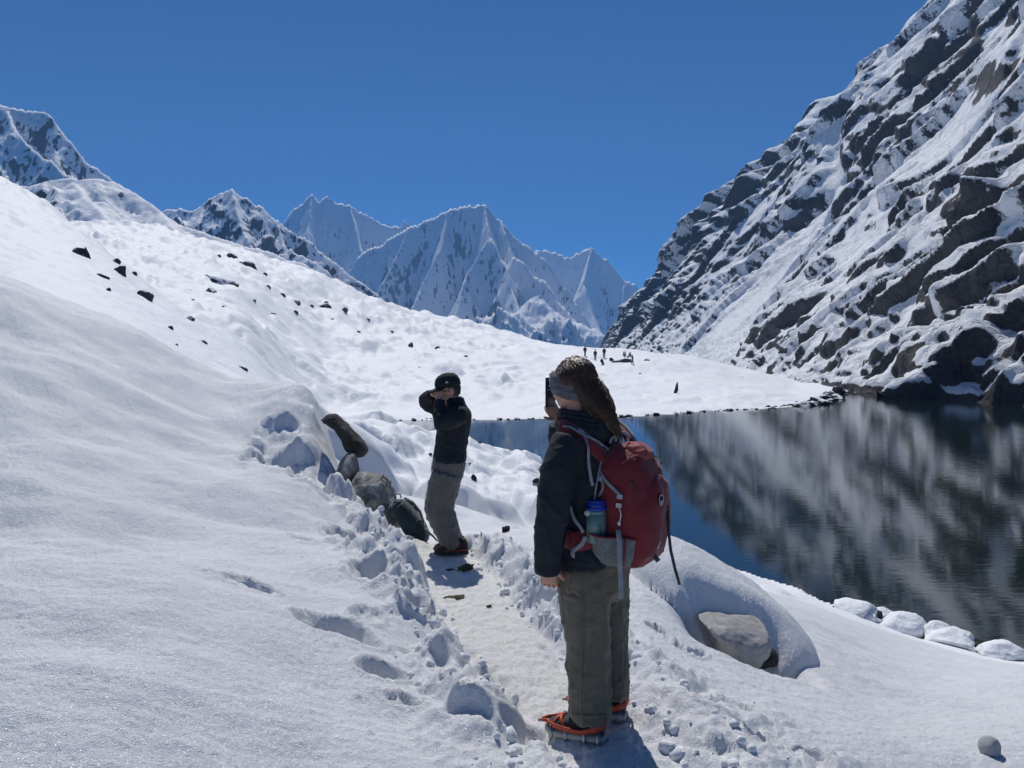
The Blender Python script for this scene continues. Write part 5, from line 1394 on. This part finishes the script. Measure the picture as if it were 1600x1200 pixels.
def put_stone(name, me, c, size, rot, label, group=None, cat='rock'):
    o = bpy.data.objects.new(name, me); COL.objects.link(o); o.location = c; o.scale = size; o.rotation_euler = rot
    return tag(o, label, cat, group)

def hill_point(px, py):
    h, n = shoot(px, py, BV_FAR)
    if h is None: h = ground_hit(px, py, 14, 320, lambda x, y: ground(x, y)[0])
    return h

RR = random.Random(11)
# photo position of the foot, width and height in photo pixels, tilt, label
HILL = [
    (127, 404, 30, 20, 0.5, 'dark angular rock highest on the near snowy slope at far left'),
    (184, 430, 22, 20, 0.6, 'dark jagged rock in the cluster right of the highest rock on the left slope'),
    (178, 412, 14, 12, 0.5, '''small dark stone touching the top of the jagged rock on the left slope'''), (160, 436, 18, 10, 0.6, '''small dark stone left of the jagged rock on the left slope'''), (168, 456, 11, 9, 0.3, '''small dark stone straight below the jagged rock on the left slope'''), (208, 430, 10, 7, 0.4, '''small dark stone right of the jagged rock on the left slope'''),
    (226, 470, 26, 18, 0.6, 'dark leaning rock lowest of the cluster on the left slope'),
    (297, 502, 11, 11, 0.5, '''upper of two small stones low on the left slope, right of the leaning rock'''), (266, 516, 10, 8, 0.2, '''lower left of two small stones low on the left slope'''), (316, 536, 14, 6, 0.6, '''thin dark stone on the left slope above the lone stone at its foot'''),
    (378, 578, 15, 10, 0.1, 'lone dark stone at the foot of the left slope'),
    (343, 444, 50, 17, 0.35, 'long dark snow topped slab on the middle of the hillside'),
    (328, 460, 20, 15, 0.1, 'squat grey snow topped boulder just below the long slab'),
    (386, 420, 28, 14, 0.5, 'dark wedge shaped rock above and right of the long slab'),
    (362, 404, 16, 8, 0.4, '''small dark stone just left of the wedge shaped rock'''), (342, 402, 7, 5, 0.3, '''tiny dark stone highest of all above the long slab'''), (412, 430, 10, 6, 0.4, '''small dark stone just right of the wedge shaped rock'''),
    (462, 474, 14, 8, 0.2, '''small dark stone midway between the long slab and the broad rock'''), (505, 482, 22, 10, 0.2, 'broad dark rock near the right end of the hillside stones'),
    (509, 475, 9, 5, 0.1, '''small stone resting on top of the broad dark rock'''), (537, 488, 11, 9, 0.2, '''small dark stone just right of the broad dark rock'''), (426, 492, 13, 5, 0.0, '''flat dark stone below and right of the squat grey boulder'''), (462, 490, 9, 6, 0.0, '''small dark stone right of the flat stone, below the midway one'''), (486, 480, 8, 5, 0.0, '''small dark stone just left of the broad dark rock'''),
    (440, 462, 10, 6, 0.2, '''small dark stone up and left of the midway stone'''), (418, 450, 12, 6, 0.2, '''small dark stone between the wedge shaped rock and the midway stone'''), (640, 544, 9, 10, 0.3, 'upright dark stone on the open snow left of the man'),
    (683, 545, 10, 5, 0.0, '''low flat stone on the open snow just above the man'''), (728, 559, 7, 6, 0.0, '''tiny dark stone on the snow above and right of the man's cap'''), (560, 520, 8, 4, 0, '''tiny stone on open snow below and right of the broad dark rock'''), (395, 470, 9, 4, 0.2, '''thin dark stone right of the squat grey boulder'''), (350, 480, 9, 4, 0.2, '''thin dark stone straight below the squat grey boulder'''), (275, 540, 8, 4, 0.2, '''lowest tiny stone on the left slope near the snow crest'''),
    (1000, 585, 5, 3, 0, '''tiny stone on the promontory below the figures in red'''), (612, 520, 6, 4, 0, '''tiny stone on open snow, upper left of the upright stone'''), (575, 500, 8, 4, 0.1, '''small stone furthest right in the hillside cluster, near the skyline'''), (520, 500, 9, 4, 0.1, '''thin dark stone straight below the broad dark rock'''), (300, 470, 6, 4, 0.1, '''tiny stone left of the squat grey boulder'''), (655, 575, 6, 3, 0, '''tiny stone on the snow just left of the man's cap'''),
]
for i, (px, py, w, h, tilt, lab) in enumerate(HILL):
    c = hill_point(px, py - h * 0.3); d = c[1]; k = d / FPX
    sx, sz = w * k * 0.60, h * k * 0.85
    big = w >= 15
    me = rock_mesh('hill_rock', 100 + i, 3, 10) if big else SMALL[i % 7]
    if big: me.materials.append(M_DARK_ROCK)
    put_stone('hillside_rock', me, (c[0], c[1] + sx * 0.1, c[2] - sz * 0.28), (sx, max(sx * 0.6, sz * 0.7), sz), (RR.uniform(-.2, .2), tilt, RR.uniform(-.4, .4)), lab, 'dark stones scattered on the snowy hillside')

# dark pointed stone on the promontory, stones by the walkers
c = hill_point(1057, 614); k = c[1] / FPX
me = rock_mesh('standing_stone', 210, 3, 9, 0.06); me.materials.append(M_WET)
put_stone('standing_stone', me, (c[0], c[1], c[2] + 6 * k), (4.0 * k, 3.6 * k, 10.5 * k), (0.05, 0.12, 0.4), 'black pointed upright stone alone on the white promontory')
c = hill_point(941, 569); k = c[1] / FPX
me = rock_mesh('dark_stone', 211, 3, 9); me.materials.append(M_WET)
put_stone('standing_stone', me, (c[0], c[1], c[2] + 3.5 * k), (2.6 * k, 2.4 * k, 5.5 * k), (0, -0.25, 0), 'short dark upright stone below the three dark walkers')
for px, py, w, h, lab in ((957, 565, 7, 6, 'dark end stone of the low snow bank by the walkers'), (975, 566, 30, 6, 'long low grey snow topped rock behind the figures in red'), (1012, 564, 9, 4, 'small grey stone at the right end of the low rock'), (977, 557, 5.5, 7, 'grey rounded snow topped stone behind the stooping figure'), (986, 558, 5.5, 7, 'white snow topped stone just right of the grey rounded one')):
    c = hill_point(px, py); k = c[1] / FPX; me = rock_mesh('bank_stone', int(px), 3, 9); me.materials.append(M_DARK_ROCK if w > 6 else M_SNOWY)
    put_stone('snowy_stone', me, (c[0], c[1] + 1.0, c[2] + h * 0.3 * k), (w * 0.6 * k, w * 0.5 * k, h * 0.75 * k), (0, 0, RR.uniform(-.3, .3)), lab)

# stones along the far shore
FAR_L, FAR_G = 'small dark stone in the line along the far shore of the lake', 'stones along the far shore'
def shore_along(a, b, n, smin, smax, inland, label, group, shapes, z0=0.0):
    for i in range(n):
        u = RR.random(); x = a[0] + (b[0] - a[0]) * u; y = a[1] + (b[1] - a[1]) * u
        y += RR.uniform(-inland * 0.4, inland); s = RR.uniform(smin, smax) * (0.5 if RR.random() < 0.6 else 1)
        z = max(ZW, gz(x, y)) + s * 0.10 + z0
        put_stone('shore_stone', shapes[i % len(shapes)], (x, y, z), (s * RR.uniform(0.9, 1.7), s, s * RR.uniform(0.45, 0.8)), (RR.uniform(-.3, .3), RR.uniform(-.3, .3), RR.uniform(0, 6)), label, group)
for i in range(13, 19):
    a, b = LAKE[i], LAKE[i + 1]; n = int(np.hypot(*(b - a)) * 1.7)
    shore_along(a, b, n, 0.10, 0.32, 0.7, FAR_L, FAR_G, SHORE_SHAPES)
TIP_L, TIP_G = 'dark stone in the jumble at the tip of the snowy promontory', 'stones at the tip of the promontory'
shore_along(LAKE[18], LAKE[19], 10, 0.35, 0.9, 2.0, TIP_L, TIP_G, SHORE_SHAPES)
shore_along(LAKE[19], LAKE[20], 18, 0.4, 1.0, 4.0, TIP_L, TIP_G, SHORE_SHAPES)
shore_along(LAKE[20], LAKE[21], 14, 0.4, 1.1, 4.0, TIP_L, TIP_G, SHORE_SHAPES)
shore_along(LAKE[21], LAKE[22], 8, 0.4, 1.1, 4.0, TIP_L, TIP_G, SHORE_SHAPES)
me = rock_mesh('tip_boulder', 230, 3, 9); me.materials.append(M_SHORE)
p = P(1309, 619, 108); put_stone('shore_boulder', me, (p[0], p[1], ZW + 0.5), (1.1, 1.0, 0.9), (0, 0, 0.4), 'largest dark boulder at the tip of the promontory')
# stones on the near shore behind the man
ORD = ['leftmost', 'second from left', 'third from left', 'fourth from left', 'fifth from left', 'sixth from left', 'seventh from left', 'sixth from right', 'fifth from right', 'fourth from right', 'third from right', 'second from right', 'rightmost']
NS_G = 'stones at the near edge of the lake'
for i, (px, py, w) in enumerate(((748, 690, 5), (758, 697, 7), (776, 701, 8), (787, 709, 12), (792, 714, 9), (797, 711, 14), (802, 716, 10), (808, 713, 10), (817, 720, 16), (826, 722, 14), (834, 724, 10), (840, 727, 9))):
    t, e = ray(px, py); d = (ZW + 0.08 - CAM_Z) / e; k = d / FPX
    put_stone('shore_stone', WET_SHAPES[i % 4], (t * d, d, ZW + 0.03), (w * k * 0.6, w * k * 0.5, w * k * 0.3), (0, 0, RR.uniform(0, 6)), 'dark wet stone in the shallows between the man and the woman, ' + (ORD[:6] + ORD[7:])[i], NS_G)
# dark stones showing between the snow humps
for i, (px, py, w, h, lab) in enumerate(((741, 750, 9, 12, 'small black stone in a hollow of the snow humps right of the man'), (790, 830, 15, 11, 'small black stone by the heaps beside the path'), (836, 752, 12, 6, 'low dark stone at the right edge of the snow humps'), (733, 726, 6, 4, 'tiny dark stone among the snow humps nearest the man'), (672, 710, 6, 4, 'tiny dark stone on the snow hump left of the man'))):
    c = None
    for bvx in (BV_NEAR, BV_FAR):
        hp, hn = shoot(px, py, bvx)
        if hp is not None: c = hp; break
    k = c[1] / FPX; me = rock_mesh('hump_stone', 240 + i, 3, 9); me.materials.append(M_WET)
    put_stone('snow_field_stone', me, (c[0], c[1], c[2] + h * k * 0.2), (w * k * 0.55, w * k * 0.5, h * k * 0.6), (0, 0.3, RR.uniform(0, 6)), lab)

# snow-capped stones at the near right shore
def capped(px, py, w, h, lab, seed, dark=0.5):
    t, e = ray(px, py + h * 0.4); d = (ZW + 0.1 - CAM_Z) / e; k = d / FPX
    c = np.array([t * d, d, ZW + 0.02]); g = gz(c[0], c[1]); c[2] = max(c[2], g)
    root = empty('snow_capped_stone', c); tag(root, lab, 'rock')
    me = rock_mesh('stone', seed, 3, 9); st = add('stone', me, M_WET, root); st.scale = (w * k * 0.54, w * k * 0.46, h * k * 0.62); st.location = (w * k * 0.14, w * k * 0.1, h * k * 0.0)
    cm = rock_mesh('snow_cap', seed + 1, 4, 5, 0.16); V, _n = get_vn(cm); V[:, 2] = np.where(V[:, 2] < -0.15, -0.15 + (V[:, 2] + 0.15) * 0.2, V[:, 2]); r_ = np.hypot(V[:, 0], V[:, 1]); V[:, 2] -= 0.12 * r_ ** 3; set_v(cm, V)
    co = add('snow_cap', cm, M_SNOWCAP, root); co.scale = (w * k * 0.62, w * k * 0.55, h * k * 0.58); co.location = (-w * k * 0.04, -w * k * 0.05, h * k * 0.30)
capped(1330, 955, 62, 26, 'low snow capped stone at the water nearest the hooded boulder', 300)
capped(1372, 950, 34, 18, 'small snow capped stone, rear of the pair at the near shore', 302)
capped(1358, 960, 36, 22, 'small snow capped stone, front of the pair at the near shore', 304)
capped(1416, 985, 54, 38, 'largest dome shaped snow capped stone on the near shore', 306)
capped(1466, 1002, 40, 34, 'upright snow capped stone between the dome and the long hump', 308)
capped(1494, 1014, 62, 30, 'long snow capped stone right of the upright one on shore', 310)
capped(1572, 1032, 56, 28, 'snow capped stone furthest right on the near shore', 312)
for i, (px, py, w) in enumerate(((1328, 952, 18), (1345, 945, 12), (1378, 958, 18), (1390, 968, 26), (1400, 962, 16), (1440, 992, 24), (1452, 985, 16), (1470, 978, 12), (1500, 990, 14), (1520, 1002, 22), (1530, 1010, 40), (1550, 1018, 30), (1590, 1026, 24))):
    t, e = ray(px, py); d = (ZW + 0.04 - CAM_Z) / e; k = d / FPX
    put_stone('shore_stone', WET_SHAPES[i % 4], (t * d, d, max(ZW - 0.02, gz(t * d, d) + 0.0)), (w * k * 0.6, w * k * 0.45, w * k * 0.28), (0, 0, RR.uniform(0, 6)), 'dark wet stone by the snow capped stones of the near shore, ' + ORD[i], 'wet stones of the near right shore')

# ---------------------------------------------------------------- boulders by the path
def carved(name, pts_px, d, depth, mat_, label, seed, amp=0.035, cat='rock'):
    """a boulder whose side towards the path follows the given outline; rounded front and back"""
    q = np.array([P(x, y, d) for x, y in pts_px]); c = q.mean(0); n = len(q); 
    m = 56; u = np.linspace(0, n, m, endpoint=False); i0 = u.astype(int) % n; f = (u - np.floor(u))[:, None]
    O = q[i0] * (1 - f) + q[(i0 + 1) % n] * f - c; O[:, 1] = 0
    rings = []
    for s_ in np.linspace(-1, 1, 34):
        k = (1 - abs(s_) ** 2.6) ** 0.5 if abs(s_) < 1 else 0.0
        R_ = O * max(k, 0.02); R_ = R_.copy(); R_[:, 1] = s_ * depth; rings.append(R_)
    V = np.array(rings); mb = MB(); mb.put(V.reshape(-1, 3), grid_faces(34, m, True)); me = remesh(mb, max(0.012, depth * 0.045), 1)
    V, N = get_vn(me); w = V / depth
    nse = perlin3(w[:, 0] * 1.6, w[:, 1] * 1.6, w[:, 2] * 1.6, seed) + 0.35 * (1 - 2 * np.abs(perlin3(w[:, 0] * 2.2, w[:, 1] * 2.2, w[:, 2] * 3.2, seed + 1))) + 0.35 * perlin3(w[:, 0] * 9, w[:, 1] * 9, w[:, 2] * 9, seed + 2)
    set_v(me, V + N * (amp * (nse - 0.4))[:, None]); me.polygons.foreach_set('use_smooth', np.ones(len(me.polygons), bool))
    return tag(add(name, me, mat_, loc=c), label, cat)
carved('boulder', [(546, 782), (551, 752), (562, 740), (600, 738), (609, 752), (612, 772), (624, 792), (631, 812), (622, 836), (604, 846), (590, 830), (575, 800), (560, 795)], 7.55, 0.34, M_BOULDER, 'large pale lichen spotted boulder left of the man', 401, 0.045)
carved('boulder', [(524, 738), (532, 720), (545, 706), (556, 708), (560, 725), (556, 748), (548, 768), (540, 772), (529, 755)], 7.75, 0.22, M_BOULDER, 'small grey rock wedged between the dark slab and pale boulder', 411, 0.022)
carved('boulder', [(500, 655), (512, 646), (524, 646), (536, 656), (552, 674), (570, 692), (575, 704), (568, 714), (556, 716), (543, 704), (532, 684), (521, 664)], 7.95, 0.20, M_SLAB, 'dark leaning rock slab at the edge of the snow bank', 421, 0.014)
# boulder peering from under the snow hood
carved('boulder', [(1092, 968), (1110, 962), (1150, 966), (1196, 975), (1203, 990), (1198, 1008), (1178, 1034), (1160, 1044), (1132, 1030), (1114, 1010), (1110, 985)], 5.38, 0.30, M_GREY_ROCK, 'pale grey boulder face under the snow hood right of the path', 431, 0.02)
c0 = P(1190, 1030, 5.42); me = rock_mesh('hollow_shade', 441, 3, 9); me.materials.append(M_SLAB); put_stone('boulder', me, c0, (0.09, 0.10, 0.11), (0.2, 0.5, 0.4), 'dark lump standing in for the shadow in the hollow under the snow hooded boulder')  # dark-coloured lump added to deepen the hollow, standing in for its shadow
# snowball
hp, hn = shoot(1546, 1178, BV_NEAR); r_ = 14.5 * hp[1] / FPX
me = rock_mesh('snowball', 451, 4, 1, 0.05); me.materials.append(M_NEAR)
put_stone('snowball', me, (hp[0], hp[1], hp[2] + r_ * 0.75), (r_, r_, r_ * 1.05), (0, 0, 0), 'fist sized snowball resting on the smooth snow at lower right', None, 'snowball')
# clods of dung and soil on the path
M_CLOD = plain('soil', (0.055, 0.04, 0.022), 0.9, 0, 0.6, 60)
for i, (px, py, w, h, lab) in enumerate(((710, 934, 24, 3, 'flat dark smear of soil across the middle of the path'), (765, 948, 8, 4, 'small dark brown clod right of the middle of the path'), (726, 889, 22, 10, 'dark earthy clump on the right edge of the path near the man'), (700, 891, 14, 2, 'thin dark smear on the path left of the earthy clump'))):
    hp, hn = shoot(px, py, BV_NEAR); k = hp[1] / FPX
    me = rock_mesh('clod', 460 + i, 4, 6, 0.5); me.materials.append(M_CLOD)
    put_stone('soil_clod', me, (hp[0], hp[1], hp[2] + 0.002), (w * k * 0.55, w * k * 0.4, max(0.006, h * k * 0.5)), (0, -0.3 if i == 2 else 0, 0.3), lab, None, 'soil')

# crumbs and clods of snow thrown out beside the path: countless, one mass
def snow_clods():
    shapes = []
    for k in range(5):
        m_ = rock_mesh('c', 500 + k, 1 if k < 3 else 2, 7, 0.25); shapes.append((np.array([v.co for v in m_.vertices]), np.array([p.vertices for p in m_.polygons]))); bpy.data.meshes.remove(m_)
    r = np.random.default_rng(5); n = 520
    seg = r.uniform(1.9, 7.2, n); side = np.where(r.random(n) < 0.5, -1, 1)
    cx = np.interp(seg, PATH[:, 1], PATH[:, 0]); off = 0.16 + np.abs(r.normal(0, 0.28, n)) + 0.08
    x = cx + side * off; y = seg + r.normal(0, 0.1, n); z, _d = ground(x, y)
    s_ = np.clip(np.exp(r.normal(-4.2, 0.6, n)), 0.005, 0.042) * np.clip(1.25 - off * 0.7, 0.4, 1)
    V = []; F = []; o_ = 0
    for i in range(n):
        v, f = shapes[i % 5]; a = r.uniform(0, 6.28); c, s = math.cos(a), math.sin(a); R_ = np.array([[c, -s, 0], [s, c, 0], [0, 0, 1]])
        V.append((v * s_[i] * r.uniform(0.7, 1.2, 3)) @ R_.T + np.array([x[i], y[i], z[i] + s_[i] * 0.08])); F.append(f + o_); o_ += len(v)
    V = np.concatenate(V); F = np.concatenate(F)
    tag(add('snow_clods', mesh_np('snow_clods', V, F, True), M_CLODS), 'crumbs and clods of broken snow along both sides of the path', kind='stuff')
snow_clods()
# ---------------------------------------------------------------- the air
def haze():
    hb = MB(); lo = -190.0; hi = 1300.0
    hb.box((0, 2000, (lo + hi) / 2), (3000, 2900, (hi - lo) / 2))
    m = bpy.data.materials.new('haze'); m.use_nodes = True; nt = m.node_tree; nt.nodes.clear()
    out = nt.nodes.new('ShaderNodeOutputMaterial'); pv = nt.nodes.new('ShaderNodeVolumePrincipled')
    pv.inputs['Color'].default_value = (0.26, 0.54, 1.0, 1)
    pv.inputs['Density'].default_value = 0.00013
    pv.inputs['Anisotropy'].default_value = 0.0
    nt.links.new(pv.outputs[0], out.inputs['Volume'])
    tag(hb.build('haze', m, smooth=False), 'thin blue mountain air', kind='stuff')
haze()
